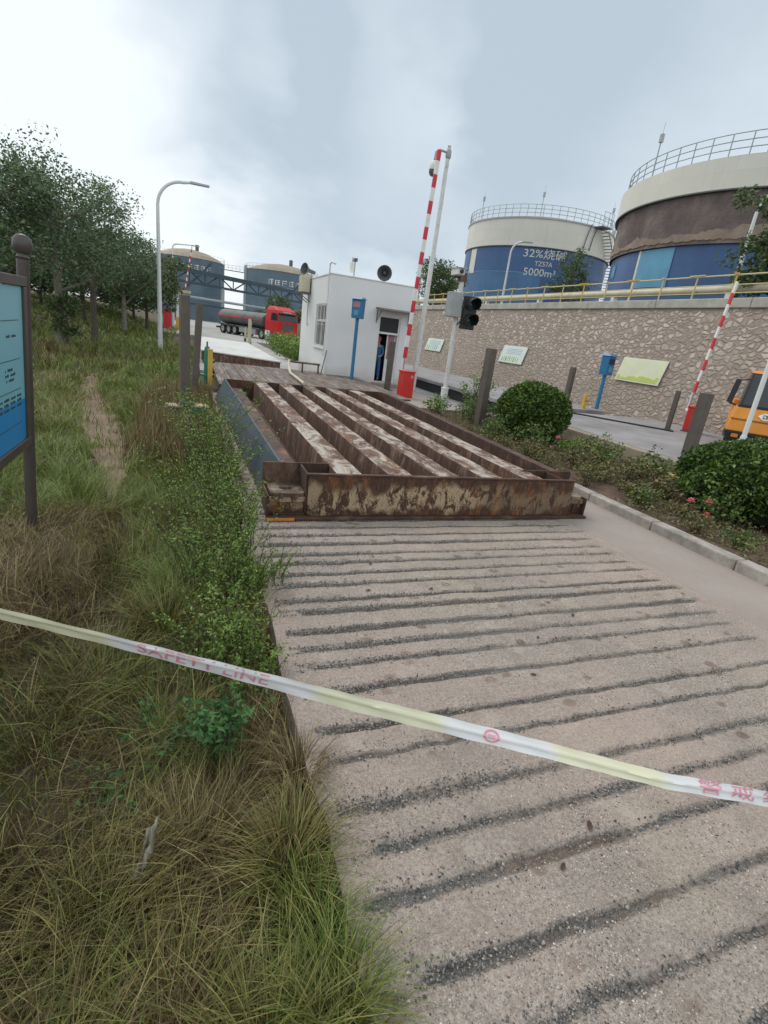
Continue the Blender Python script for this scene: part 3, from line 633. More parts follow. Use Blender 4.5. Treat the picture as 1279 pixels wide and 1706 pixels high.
# plank-like rusty plates over the pit
T = thing('pit_cover', 'row of weathered rusty cover planks over the pit behind the beam frame', 'pit cover', (0.55, 11.35, 0.0))
x = 0.0; k = 0
while x < 4.2:
    w = random.uniform(0.24, 0.34)
    obj('plank', MB().hexa([(x, 0.02, 0.26), (x + w - 0.015, 0.02, 0.26), (x + w - 0.015, 5.2 + random.uniform(-.1, .1), 0.27), (x, 5.2, 0.27), (x, 0.0, 0.305), (x + w - 0.015, 0.0, 0.305 + random.uniform(-.006, .012)), (x + w - 0.015, 5.2, 0.315), (x, 5.2, 0.315)]), M['rustplank'], T, 0.006); x += w
obj('support_beam', MB().box((0, 0.05, 0.0), (4.2, 0.2, 0.255)), M['rust'], T); obj('support_beam', MB().box((0, 4.9, 0.0), (4.2, 5.05, 0.255)), M['rust'], T)
obj('edge_bar', MB().box((2.6, -0.06, 0.24), (3.45, -0.012, 0.30)), M['blue'], T, 0.005)
# second weighbridge module, slewed, with its pale deck still on
T = thing('weighbridge_module', 'raised weighbridge module with a pale flat deck and rusty dark front edge, beyond the planks', 'weighbridge', (0.30, 19.6, 0.0))
q = [(0.0, 0.0), (2.5, -2.0), (2.48, 9.2), (0.2, 11.0)]
obj('deck', MB().hexa([(a, b, 0.40) for a, b in q] + [(a, b, 0.44) for a, b in q]), M['deckwhite'], T, 0.006)
q2 = [(0.04, 0.03), (2.46, -1.92), (2.44, 9.1), (0.24, 10.9)]
obj('side_frame', MB().hexa([(a, b, 0.10) for a, b in q2] + [(a, b, 0.398) for a, b in q2]), M['rustside'], T, 0.004)
obj('foot', MB().box((0.15, 0.3, 0.0), (0.45, 0.6, 0.099)), M['rust'], T); obj('foot', MB().box((2.05, -0.9, 0.0), (2.35, -0.6, 0.099)), M['rust'], T)
obj('foot', MB().box((2.05, 8.3, 0.0), (2.35, 8.6, 0.099)), M['rust'], T); obj('foot', MB().box((0.3, 9.8, 0.0), (0.6, 10.1, 0.099)), M['rust'], T)
# third, distant weighbridge deck on the second lane
T = thing('weighbridge_deck', 'grey weighbridge deck over a dark pit at the foot of the stone wall', 'weighbridge', (7.6, 11.35, 0.0))
obj('deck', MB().box((0, 0, 0.33), (3.1, 13.5, 0.43)), M['lane'], T, 0.01)
obj('void_shade', MB().box((0.12, 0.1, 0.0), (3.0, 13.4, 0.329)), M['dark'], T)  # near-black block painted as the shade in the open void below the deck

# ------------------------------------------------------------------ guard hut
HX0, HX1, HY0, HY1, HZ = 3.84, 6.48, 16.0, 20.2, 3.16
T = thing('guard_hut', 'small white flat-roofed weighing hut with a person in its open doorway', 'hut', (HX0, HY0, 0.0))
w = HX1 - HX0; d = HY1 - HY0; tk = 0.16
dx0, dx1, dz0, dz1 = 1.62, 2.33, 0.25, 2.24
wy0, wy1, wz0, wz1 = 0.30, 1.66, 1.08, 2.36
mb = MB()
mb.box((0, 0, 0), (dx0, tk, HZ)).box((dx1, 0, 0), (w, tk, HZ)).box((dx0, 0, dz1), (dx1, tk, HZ)).box((dx0, 0, 0), (dx1, tk, dz0))
mb.box((0, tk, 0), (tk, wy0, HZ)).box((0, wy1, 0), (tk, d, HZ)).box((0, wy0, wz1), (tk, wy1, HZ)).box((0, wy0, 0), (tk, wy1, wz0))
mb.box((w - tk, tk, 0), (w, d, HZ)).box((tk, d - tk, 0), (w - tk, d, HZ))
obj('wall', mb, M['white'], T)
obj('roof', MB().box((tk, tk, HZ - 0.28), (w - tk, d - tk, HZ - 0.12)).box((-0.02, -0.02, HZ + 0.001), (w + 0.02, d + 0.02, HZ + 0.035)), M['white'], T, 0.008)
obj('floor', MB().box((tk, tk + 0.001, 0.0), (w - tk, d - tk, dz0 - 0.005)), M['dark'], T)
fr = obj('window', MB().box((0.03, wy0, wz0), (0.09, wy0 + .05, wz1)).box((0.03, wy1 - .05, wz0), (0.09, wy1, wz1)).box((0.03, wy0 + .05, wz0), (0.09, wy1 - .05, wz0 + .05)).box((0.03, wy0 + .05, wz1 - .05), (0.09, wy1 - .05, wz1))
    .box((0.03, wy0 + .05, 1.83), (0.09, wy1 - .05, 1.90)).box((0.03, 0.95, wz0 + .05), (0.09, 1.01, 1.83)).box((0.03, 0.78, 1.90), (0.09, 0.82, wz1 - .05)).box((0.03, 1.20, 1.90), (0.09, 1.24, wz1 - .05)), M['cleanwhite'], T, 0.004)
obj('pane', MB().box((0.055, wy0 + .05, wz0 + .05), (0.065, wy1 - .05, wz1 - .05)), M['glass'], fr)
gb = MB()
for i in range(9): gb.tube([(-0.03, wy0 + 0.08 + i*0.15, wz0 + 0.02), (-0.03, wy0 + 0.08 + i*0.15, wz1 - 0.02)], 0.007, 6)
for z in (wz0 + .05, 1.75, wz1 - .05): gb.tube([(-0.03, wy0, z), (-0.03, wy1, z)], 0.007, 6)
obj('window_bars', gb, M['whitepaint'], fr)
obj('window_sill', MB().box((-0.05, wy0 - .04, wz0 - .05), (-0.001, wy1 + .04, wz0 - .005)), M['white'], T, 0.006)
dr = obj('door', MB().box((dx0 + .001, 0.03, dz0), (dx0 + .045, 0.10, dz1)).box((dx1 - .045, 0.03, dz0), (dx1 - .001, 0.10, dz1)).box((dx0 + .045, 0.03, dz1 - .045), (dx1 - .045, 0.10, dz1)).box((dx0 + .045, 0.03, 1.70), (dx1 - .045, 0.10, 1.76)), M['cleanwhite'], T, 0.004)
obj('transom_pane', MB().box((dx0 + .045, 0.06, 1.761), (dx1 - .045, 0.07, dz1 - .046)), M['glass'], dr)
lf = obj('door_leaf', MB().box((dx0 + .36, 0.13, dz0 + .01), (dx1 - .05, 0.155, 0.95)).box((dx0 + .36, 0.13, 0.951), (dx0 + .40, 0.155, 1.69)).box((dx1 - .09, 0.13, 0.951), (dx1 - .05, 0.155, 1.69)), M['cleanwhite'], dr, 0.003)
cu = MB()
for i in range(12):
    a = dx0 + .405 + i * 0.0175; cu.box((a, 0.135 + 0.008*(i % 2), 0.955), (a + 0.0165, 0.150 + 0.008*(i % 2), 1.69))
obj('curtain', cu, M['pink'], lf)
obj('doorstep', MB().box((dx0 - .06, -0.32, 0.0), (dx1 + .06, -0.001, 0.22)), M['concrete'], T, 0.01)
cn = obj('canopy', MB().hexa([(dx0 - .15, -0.42, 2.36), (w - .01, -0.42, 2.36), (w - .01, -0.001, 2.42), (dx0 - .15, -0.001, 2.42), (dx0 - .15, -0.42, 2.39), (w - .01, -0.42, 2.39), (w - .01, -0.001, 2.455), (dx0 - .15, -0.001, 2.455)]), M['brownpost'], T, 0.004)
for a in (dx0 - .10, w - .06): obj('canopy_bracket', MB().tube([(a, -0.40, 2.345), (a, -0.02, 2.05)], 0.014, 6).tube([(a, -0.02, 2.0), (a, -0.02, 2.36)], 0.014, 6), M['dgrey'], cn)
obj('drainpipe', MB().tube([(-0.05, 0.04, 0.85), (-0.05, 0.04, 3.42), (-0.03, -0.06, 3.46), (0.06, -0.16, 3.42)], 0.022, 8), M['whitepaint'], T)
cab = MB().tube([(-0.02, 3.05, 2.75), (-0.02, 3.05, 1.75), (-0.02, 2.96, 1.66), (-0.02, 2.86, 1.72)], 0.012, 6); obj('cable', cab, M['grey'], T)
# unit on the hut's left wall with a horn above
U = thing('wall_unit', 'cream equipment box on a bracket near the top of the hut wall', 'equipment box', (3.80, 19.0, 2.72))
obj('housing', MB().box((-0.30, -0.28, 0.0), (-0.02, 0.28, 0.52)), M['cream'], U, 0.012)
obj('bracket', MB().box((-0.40, -0.32, -0.05), (0.03, 0.32, -0.012)).tube([(-0.36, -0.28, -0.06), (0.02, -0.28, -0.30)], 0.014, 6).tube([(-0.36, 0.28, -0.06), (0.02, 0.28, -0.30)], 0.014, 6), M['dgrey'], U)
def horn(name, label, loc, aim, r, ln):
    H = thing(name, label, 'loudspeaker', loc)
    q = Vector(aim).to_track_quat('Z', 'Y').to_matrix().to_4x4()
    prof = [(0.02, -ln), (r*.30, -ln), (r*.32, -ln*.55), (r*.30, -ln*.5), (r*.55, -ln*.25), (r*.95, -0.02), (r, 0.0), (r*.96, 0.012), (r*.9, -0.01), (r*.5, -ln*.25), (r*.25, -ln*.45), (0.001, -ln*.46)]
    mbh = MB().lathe(prof, 28).move(q); obj('bell', mbh, M['dgrey'], H)
    obj('driver', MB().lathe([(0.001, -ln*.46), (r*.22, -ln*.40), (r*.24, -ln*.18), (r*.16, -ln*.12), (0.001, -ln*.11)], 20).move(q), M['dgrey'], H)
    obj('mount', MB().tube([q @ Vector((0, 0, -ln*.75)), (q @ Vector((0, 0, -ln*.75))) + Vector((0, 0, -r*1.15))], 0.02, 8), M['grey'], H)
    return H
horn('horn_speaker', 'big round grey horn loudspeaker on the hut roof edge, facing the ramp', (5.45, 15.99, 3.42), (-0.36, -0.9, -0.12), 0.225, 0.42)
horn('horn_speaker', 'small dark horn loudspeaker on top of the cream wall box, facing left', (3.62, 19.1, 3.47), (-0.75, -0.35, 0.12), 0.20, 0.45)
U = thing('roof_sensor', 'slim white roof mast carrying a grey box and a small camera above the hut', 'mast', (4.55, 16.35, 3.19))
obj('mast', MB().tube([(0.06, 0, 0.0), (0.06, 0, 0.50)], 0.018, 8), M['grey'], U)
obj('housing', MB().box((-0.09, -0.07, 0.12), (0.035, 0.07, 0.40)), M['cleanwhite'], U, 0.01)
obj('camera_head', MB().box((0.02, -0.09, 0.44), (0.11, 0.09, 0.53)).tube([(-0.02, 0, 0.40), (-0.02, 0, 0.55)], 0.010, 6), M['dgrey'], U, 0.01)
tag(obj('steel_rod', MB().tube([(3.66, 15.62, 0.32), (3.86, 15.93, 1.02)], 0.016, 6), M['dgrey']), 'thin dark steel rod leaning against the hut corner', 'rod')

# ------------------------------------------------------------------ posts
def post(loc, h, s, label, rz=0.0, base='plain', lean=0.0):
    T = thing('steel_post', label, 'post', loc, rz, 'brown steel posts beside the weighbridge')
    t = 0.012
    mb = MB(); a = s / 2
    mb.box((-a, -a, 0.02), (a, -a + t, h)).box((-a, a - t, 0.02), (a, a, h)).box((-a, -a + t, 0.02), (-a + t, a - t, h)).box((a - t, -a + t, 0.02), (a, a - t, h)).box((-a + t, -a + t, h - 0.02), (a - t, a - t, h - 0.012))
    mb.move(Matrix.Rotation(lean, 4, 'Y')); obj('shaft', mb, M['brownpost'], T, 0.004)
    obj('base_plate', MB().box((-s, -s, 0.0), (s, s, 0.018)), M['rust'], T, 0.003)
    if base == 'board':
        obj('timber_board', MB().box((-0.28, -0.17, 0.02), (-s*.55, 0.1, 0.05)).box((s*.55, -0.15, 0.03), (0.34, 0.1, 0.055)), M['wood'], T, 0.006)
        obj('green_plate', MB().box((-0.26, -0.155, -0.06), (0.30, 0.09, -0.002)), M['green'], T, 0.006)
        obj('yellow_base', MB().box((-0.24, -0.15, -0.16), (0.05, 0.07, -0.061)), M['cream'], T, 0.006)
        obj('bolt_bracket', MB().box((-0.1, -0.14, 0.051), (0.12, -0.085, 0.10)), M['dgrey'], T, 0.004)
    return T
post((-0.09, 8.75, 0.20), 1.66, 0.135, 'tall brown post on a board with green plate among the dry grass', 0.2, 'board')
post((0.06, 11.6, 0.0), 1.82, 0.125, 'brown post leaning close behind the tall one, at the left of the planks', 0.1, 'plain', 0.06)
post((5.79, 9.66, 0.05), 1.62, 0.165, 'thick brown post between the rusty frame and the round clipped bush', 0.25)
post((5.62, 15.05, 0.10), 1.42, 0.14, 'brown post standing in front of the hut doorway', 0.15)
post((11.0, 13.4, 0.43), 1.02, 0.14, 'brown post showing behind the round clipped bush, before the stone wall', 0.2)
post((8.05, 6.38, 0.10), 1.30, 0.17, 'thick brown post in front of the second red barrier box, beside the large clipped bush', 0.3)
T = thing('channel_post', 'thin dark H-section post against the stone wall, below the cream notice board', 'post', (10.85, 9.35, 0.34), 0.5)
obj('shaft', MB().box((-0.055, -0.05, 0), (-0.043, 0.05, 0.93)).box((0.043, -0.05, 0), (0.055, 0.05, 0.93)).box((-0.043, -0.006, 0), (0.043, 0.006, 0.92)), M['brownpost'], T, 0.003)
obj('base_plate', MB().box((-0.08, -0.08, 0.001), (0.08, 0.08, 0.014)), M['rust'], T)
for (x, y, h, lab) in ((2.99, 30.4, 1.62, 'tall thin tan post nearest the hedge, beside the pale deck'), (3.55, 35.5, 1.5, 'tan post in the middle of the three beyond the pale deck'), (3.75, 41.0, 1.0, 'short tan post farthest of the three beyond the pale deck')):
    T = thing('guard_post', lab, 'post', (x, y, 0), 0, 'thin tan posts along the far road')
    obj('shaft', MB().tube([(0, 0, 0.25), (0, 0, h)], 0.075, 8), M['cream'], T); obj('foot', MB().tube([(0, 0, 0), (0, 0, 0.249)], 0.085, 8), M['dgrey'], T)

# ------------------------------------------------------------------ hydrant and yellow marker
T = thing('hydrant', 'green pipe hydrant with flange beside the yellow marker post', 'hydrant', (0.37, 13.75, 0.0))
obj('barrel', MB().lathe([(0.001, 0.9), (0.05, 0.88), (0.07, 0.80), (0.075, 0.25), (0.075, 0.0)], 16), M['green'], T)
obj('flange', MB().lathe([(0.075, 0.18), (0.17, 0.18), (0.17, 0.23), (0.075, 0.23)], 18), M['green'], T)
obj('outlet', MB().tube([(0.05, 0, 0.55), (0.17, -0.05, 0.55)], 0.045, 10), M['green'], T)
obj('spindle', MB().tube([(0, 0, 0.86), (0, 0, 1.0)], 0.02, 6), M['green'], T)
T = thing('marker_post', 'short yellow box marker post before the green hydrant', 'post', (0.43, 13.35, 0.0))
obj('shaft', MB().box((-0.055, -0.04, 0), (0.055, 0.04, 0.83)), M['yellow'], T, 0.006)
obj('cap', MB().box((-0.062, -0.047, 0.831), (0.062, 0.047, 0.855)), M['yellow'], T, 0.006)
# yellow pipework beside the hut
T = thing('gas_pipe', 'bent yellow pipe with a rusty rail lying between planks and hut', 'pipe', (2.5, 13.2, 0.33))
obj('pipe', MB().tube([(0.0, -0.9, 0.03), (0.1, 1.6, 0.03), (0.18, 2.3, 0.12), (0.2, 2.5, 0.32)], 0.035, 10), M['cream'], T)
obj('rail', MB().tube([(0.2, 2.5, 0.28), (1.15, 2.55, 0.26)], 0.03, 8).tube([(1.1, 2.55, -0.02), (1.1, 2.55, 0.26)], 0.03, 8).tube([(0.62, 2.55, -0.02), (0.62, 2.55, 0.26)], 0.025, 8), M['rustplank'], T)

# ------------------------------------------------------------------ card readers
def reader(loc, h, rz, label, screen):
    T = thing('card_reader', label, 'card reader', loc, rz, 'blue card reader pedestals')
    obj('pole', MB().tube([(0, 0, 0.012), (0, 0, h - 0.56)], 0.05, 12), M['blue'], T)
    obj('base_plate', MB().box((-0.12, -0.12, 0), (0.12, 0.12, 0.014)), M['blue'], T, 0.003)
    hd = obj('head', MB().hexa([(-0.15, -0.11, h-.56), (0.15, -0.11, h-.56), (0.15, 0.11, h-.56), (-0.15, 0.11, h-.56), (-0.16, -0.12, h-.06), (0.16, -0.12, h-.06), (0.16, 0.12, h-.06), (-0.16, 0.12, h-.06)]), M['blue'], T, 0.012)
    obj('hood', MB().hexa([(-0.19, -0.17, h-.055), (0.19, -0.17, h-.055), (0.19, 0.15, h-.055), (-0.19, 0.15, h-.055), (-0.15, -0.10, h), (0.15, -0.10, h), (0.15, 0.10, h), (-0.15, 0.10, h)]), M['blue'], hd, 0.006)
    obj('screen', MB().box((-0.11, -0.126, h-.27), (0.11, -0.1185, h-.12)), M[screen], hd)
    obj('keypad', MB().box((-0.07, -0.126, h-.48), (0.07, -0.1155, h-.34)), M['tanklight'], hd)
    return T
reader((4.45, 15.0, 0.10), 2.48, -0.75, 'tall blue card reader pedestal standing before the white hut wall', 'pink')
reader((10.75, 11.75, 0.38), 1.55, 0.25, 'shorter blue card reader with dark screen by the stone wall, left of the cream board', 'navy')

# ------------------------------------------------------------------ barrier gates
def barrier(loc, rz, label, h, bands, lean, alen, ybase):
    T = thing('barrier_gate', label, 'barrier', loc, rz, 'red barrier gates with raised striped arms')
    cbn = obj('cabinet', MB().box((-0.18, -0.15, 0.03), (0.18, 0.15, h - 0.045)), M['red'], T, 0.02)
    obj('lid', MB().box((-0.195, -0.165, h - 0.044), (0.195, 0.165, h)), M['red'], cbn, 0.015)
    obj('lock_disc', MB().lathe([(0.001, 0.0), (0.042, 0.0), (0.042, 0.012), (0.001, 0.014)], 18).move(Matrix.Translation((0.09, -0.15, h - 0.15)) @ Matrix.Rotation(R(90), 4, 'X')), M['grey'], cbn)
    obj('plinth', MB().box((-0.2, -0.17, 0), (0.2, 0.17, 0.029)), M['dgrey'], T)
    hub = obj('arm_hub', MB().tube([(-0.05, 0.23, h - 0.13), (-0.05, 0.166, h - 0.13)], 0.06, 14).box((-0.085, 0.185, h - .12), (-0.015, 0.215, h + 0.30)), M['cleanwhite'], T)
    am = MB(); d = Vector((math.sin(lean), 0, math.cos(lean))); p0 = Vector((-0.05, 0.2, h + 0.02))
    def seg(a, b, mi, ww=0.055):
        u = Vector((math.cos(lean), 0, -math.sin(lean))); vv = Vector((0, 1, 0)); A = p0 + d*a; B = p0 + d*b
        q = [(-ww, -.022), (ww, -.022), (ww, .022), (-ww, .022)]
        am.hexa([A + u*i + vv*j for i, j in q] + [B + u*i + vv*j for i, j in q], mi)
    s = 0.30; seg(0.0, s, 2, 0.02); i = 0
    while s < alen - 0.01:
        e = min(s + bands, alen); seg(s, e, (i % 2), 0.052); s = e; i += 1
    obj('arm', am, [M['redband'], M['cleanwhite'], M['grey']], T)
    return T
barrier((5.60, 13.55, 0.02), 0.10, 'red barrier box right of the hut, its striped arm raised straight up', 0.80, 0.298, 0.045, 5.30, 0)
barrier((11.45, 9.2, 0.34), 0.35, 'red barrier box behind a brown post, its faded striped arm leaning right', 0.62, 0.26, 0.21, 2.9, 0)

# ------------------------------------------------------------------ camera mast and traffic light
T = thing('camera_mast', 'tall pale mast behind the red barrier box with a dome camera on a bent arm', 'camera pole', (7.05, 16.4, 0.0))
obj('pole', MB().tube([(0, 0, 0), (0.06, 0, 3.6), (0.12, 0, 7.1)], [0.085, 0.075, 0.06], 12), M['whitepaint'], T)
obj('pole_cap', MB().lathe([(0.06, 0), (0.085, 0.05), (0.085, 0.2), (0.05, 0.26), (0.05, 0.34), (0.001, 0.36)], 12, c=(0.12, 0, 6.82)), M['grey'], T)
obj('arm', MB().tube([(0.12, 0, 6.98), (-0.18, 0, 7.0), (-0.28, 0, 6.93), (-0.30, 0, 6.72)], 0.032, 8), M['grey'], T)
dm = obj('dome_housing', MB().lathe([(0.03, 0.24), (0.08, 0.2), (0.115, 0.08), (0.12, 0.0), (0.001, 0.0)], 18, c=(-0.31, 0, 6.46)), M['whitepaint'], T)
obj('dome', MB().lathe([(0.115, -0.002), (0.11, -0.08), (0.085, -0.14), (0.04, -0.17), (0.001, -0.175)], 18, c=(-0.31, 0, 6.46)), M['dgrey'], dm)
T = thing('traffic_light', 'rusty white pole with a black two-lamp traffic light, grey box and camera', 'traffic light', (5.78, 11.47, 0.0))
obj('pole', MB().tube([(0, 0, 0.55), (0.0, 0, 3.12)], 0.052, 12), M['whitepaint'], T)
obj('pole_sleeve', MB().tube([(0, 0, 0), (0, 0, 0.62)], 0.085, 14).tube([(0, 0, 0.62), (0, 0, 0.65)], [0.095, 0.095], 14), M['cleanwhite'], T)
mt = Matrix.Rotation(R(-22), 4, 'Z')
hd = obj('signal_housing', MB().box((0.09, -0.16, 2.02), (0.42, -0.02, 2.74)).move(Matrix.Identity(4)), M['black'], T, 0.02)
for z in (2.55, 2.21):
    vz = MB(); n = 22; r = 0.15; c = (0.255, -0.16, z)
    for i in range(n + 1):
        a = R(-35) + (PI + R(70)) * i / n; ln = 0.30 - 0.15 * abs(i / n - 0.5) * 2
        for (rr, yy) in ((r, -0.0), (r, -ln), (r - 0.008, -ln), (r - 0.008, 0.0)): vz.v.append((c[0] + rr*math.cos(a), c[1] + yy, c[2] + rr*math.sin(a)))
    for i in range(n):
        for j in range(4):
            vz.f.append((i*4+j, i*4+(j+1) % 4, (i+1)*4+(j+1) % 4, (i+1)*4+j)); vz.m.append(0); vz.sm.append(True)
    obj('visor', vz, M['black'], hd)
    obj('lens', MB().lathe([(0.001, 0.02), (0.08, 0.014), (0.13, 0.0)], 24).move(Matrix.Translation((c[0], c[1] - 0.004, c[2])) @ Matrix.Rotation(R(90), 4, 'X')), M['teal'], hd)
obj('control_box', MB().box((-0.27, -0.16, 2.25), (0.02, 0.10, 2.78)), M['grey'], T, 0.012)
obj('box_clamp', MB().tube([(0.0, -0.10, 2.5), (0.10, -0.10, 2.5)], 0.03, 8).tube([(0.02, -0.06, 2.1), (0.1, -0.06, 2.2)], 0.02, 8), M['dgrey'], T)
cm = obj('camera', MB().box((-0.28, -0.32, 3.12), (-0.12, 0.05, 3.25)).box((-0.30, -0.36, 3.251), (-0.10, 0.05, 3.268)), M['whitepaint'], T, 0.01)
obj('camera_lens', MB().tube([(-0.20, -0.345, 3.185), (-0.20, -0.319, 3.185)], 0.045, 12), M['black'], cm)
obj('camera_bracket', MB().box((-0.09, -0.07, 3.02), (0.09, 0.07, 3.20)).tube([(-0.2, 0, 3.10), (0.0, 0, 3.10)], 0.025, 8), M['rustplank'], T, 0.005)

# ------------------------------------------------------------------ information board at the left edge
T = thing('notice_board', 'brown-framed blue information board with a ball finial, at the left edge of the grass', 'notice board', (-1.11, 4.14, -0.15)); T.rotation_euler = (0, R(3.4), 0)
def ballpost(y):
    p = obj('post', MB().tube([(0, y, 0), (0, y, 1.98)], 0.036, 14), M['signbrown'], T)
    obj('finial', MB().lathe([(0.03, 0.0), (0.038, 0.012), (0.03, 0.024), (0.030, 0.03), (0.046, 0.045), (0.056, 0.078), (0.052, 0.112), (0.034, 0.138), (0.001, 0.148)], 22, c=(0, y, 1.98)), M['signbrown'], p)
ballpost(0.0); ballpost(-2.6)
zb, zt = 0.86, 1.82
obj('frame', MB().box((-0.03, -2.56, zt), (0.03, -0.04, zt + 0.06)).box((-0.03, -2.56, zb - 0.06), (0.03, -0.04, zb)).box((-0.028, -0.115, zb + .001), (0.028, -0.042, zt - .001)).box((-0.028, -2.558, zb + .001), (0.028, -2.485, zt - .001)), M['signbrown'], T, 0.005)
pn = obj('panel', MB().box((-0.012, -2.484, zb + 0.27), (0.014, -0.116, zt - .002)), M['cyan'], T)
obj('panel_foot', MB().box((-0.012, -2.484, zb + .002), (0.014, -0.116, zb + 0.269)), M['blueprint'], T)
ln = MB()
for z in (zb + 0.76, zb + 0.53, zb + 0.345, zb + 0.13): ln.box((0.0145, -2.3, z), (0.0158, -0.20, z + 0.004))
for (z, n_, y1) in ((zb + 0.665, 3, -0.27), (zb + 0.47, 2, -0.36), (zb + 0.44, 3, -0.31), (zb + 0.41, 2, -0.34), (zb + 0.30, 8, -0.20), (zb + 0.272, 9, -0.20), (zb + 0.24, 8, -0.20)):
    y = y1
    for k in range(n_ * 3):
        wch = random.uniform(0.010, 0.018); ln.box((0.0145, y - wch, z), (0.0156, y, z + random.uniform(0.010, 0.017))); y -= wch + random.uniform(0.004, 0.007) + (0.03 if k % 5 == 4 else 0)
obj('print', ln, M['ink'], pn)

# ------------------------------------------------------------------ barrier tape across the front
tp = [Vector(p) for p in [(-1.2748, 1.8171, 0.9117), (-0.7536, 1.6037, 0.8376), (-0.4957, 1.5, 0.7991), (-0.182, 1.3762, 0.7509), (0.14, 1.2524, 0.6951), (0.4592, 1.1341, 0.636), (0.6806, 1.0548, 0.5982), (0.9474, 0.9633, 0.5472), (1.3828, 0.8261, 0.4497), (1.7429, 0.72, 0.3957), (2.0821, 0.634, 0.3191), (3.5094, 0.4023, -0.101)]]
def tape_pt(s):
    """s: metres along the tape"""
    k = 0; r = s
    while k < len(tp) - 2 and r > (tp[k+1] - tp[k]).length: r -= (tp[k+1] - tp[k]).length; k += 1
    dv = (tp[k+1] - tp[k]); return tp[k] + dv * (r / dv.length), dv.normalized()
TL = sum((tp[i+1] - tp[i]).length for i in range(len(tp) - 1))
def tape_surf(s, v):
    """v in -0.5..0.5 across a 46 mm tape that is slightly rolled about its length"""
    p, d = tape_pt(s); s = s - 0.568
    ax = d.cross(Vector((0, 1, 0.0))).normalized(); 
    if ax.z < 0: ax = -ax
    nrm = d.cross(ax).normalized()
    if nrm.y > 0: nrm = -nrm
    tw = 0.55 * math.sin(s * 1.9 + 0.7) - 0.25
    up = ax * math.cos(tw) + nrm * math.sin(tw)
    w = 0.046
    cr_ = 0.004 * math.sin(s * 9.0) * (0.5 - abs(v)) + 0.006 * math.exp(-((v - 0.12 - 0.12*math.sin(s*2.3)) / 0.10) ** 2)
    sag = 0.0016 * math.sin(s * 37 + v * 6) * (0.4 + abs(v))
    return p + up * (v * w) + nrm * (cr_ + sag)
TT = thing('barrier_tape', 'white and yellow warning tape with red lettering stretched across the foreground', 'tape', tuple(tp[0]))
mb = MB(); n = 260; m = 8
for i in range(n + 1):
    for j in range(m + 1):
        mb.v.append(tuple(tape_surf(TL * i / n, j / m - 0.5) - tp[0]))
for i in range(n):
    for j in range(m):
        a = i*(m+1) + j; mb.f.append((a, a+m+1, a+m+2, a+1)); mb.m.append(0); mb.sm.append(True)
obj('ribbon', mb, M['tape'], TT, ang=80)
def tape_text(body, s0, hgt, voff, sx=1.0, name='lettering'):
    vs, fs = text_mesh(body, hgt, sx)
    mbt = MB()
    for a, b in vs:
        p = tape_surf(s0 + a, b / 0.046 + voff); q1 = tape_surf(s0 + a + 0.003, b / 0.046 + voff) - p; q2 = tape_surf(s0 + a, b / 0.046 + voff + 0.03) - p
        nn = q1.cross(q2).normalized()
        if nn.y > 0: nn = -nn
        mbt.v.append(tuple(p + nn * 0.0018 - tp[0]))
    for f in fs: mbt.f.append(f); mbt.m.append(0); mbt.sm.append(False)
    return obj(name, mbt, M['tapered'], TT)
for (b_, s_, h_, v_, sx_) in [('SAFETY LINE', 1.422, 0.048, 0.0, 1.42), ('警 戒 线', 3.16, 0.046, 0.05, 2.0)]: tape_text(b_, s_, h_, v_, sx_)
em = MB(); n = 26
for i in range(n):
    a0, a1 = 2*PI*i/n, 2*PI*(i+1)/n
    q = []
    for a, r in ((a0, 1.0), (a1, 1.0), (a1, 0.72), (a0, 0.72)):
        p = tape_surf(2.289 + 0.026*r*math.cos(a), 0.40*r*math.sin(a) + 0.02) + Vector((0, -0.0014, 0.0006)); q.append(tuple(p - tp[0]))
    em.add(q, [(0, 1, 2, 3)])
for da, db, dc, dd in ((-0.012, -0.1, 0.012, -0.02), (-0.012, 0.06, 0.012, 0.14)):
    em.add([tuple(tape_surf(2.289 + u, v + 0.02) + Vector((0, -0.0014, 0.0006)) - tp[0]) for u, v in ((da, db), (dc, db), (dc, dd), (da, dd))], [(0, 1, 2, 3)])
obj('emblem', em, M['tapered'], TT)
# ------------------------------------------------------------------ retaining wall, railing, boards
def wx(z): return 12.25 + 0.27 * z
T = thing('retaining_wall', 'long battered rubble-stone retaining wall with a pale concrete coping', 'wall', (12.25, 0, 0))
mb = MB(); ny = 90
for i in range(ny + 1):
    y = -8 + 78 * i / ny
    for z in (-0.2, 0.7, 1.6, 2.5, 3.42): mb.v.append((0.27*z, y, z))
for i in range(ny):
    for j in range(4):
        a = i*5 + j; mb.f.append((a, a+1, a+6, a+5)); mb.m.append(0); mb.sm.append(False)
mb.add([(0.27*3.42, -8, 3.42), (0.27*3.42, 70, 3.42), (1.4, 70, 3.42), (1.4, -8, 3.42), (1.4, -8, -0.2), (-0.054, -8, -0.2)], [(0, 1, 2, 3), (0, 3, 4, 5)])
obj('stone_face', mb, M['stone'], T)
cp = MB(); y = -8.0
while y < 70: cp.box((0.27*3.42 - 0.07, y + .004, 3.421), (1.35, y + 2.99, 3.66)); y += 3.0
obj('coping', cp, M['coping'], T, 0.02)
T = thing('railing', 'faded yellow pipe railing along the top of the stone wall', 'railing', (13.32, 0, 3.66))
for i in range(52):
    y = -1.0 + i * 1.18
    obj('post', MB().tube([(0, y, 0), (0.03, y, 0.62)], 0.022, 6, sm=False).cbox((0.0, y, 0.63), (0.03, 0.5 if i % 2 else 0.12, 0.035)), M['yellow' if (i * 7) % 5 < 2 else 'paleyellow'], T)
for z, r in ((0.60, 0.020), (0.36, 0.015), (0.16, 0.013)): obj('rail', MB().tube([(0.02, -6, z), (0.02, 62, z)], r, 6), M['paleyellow'], T)
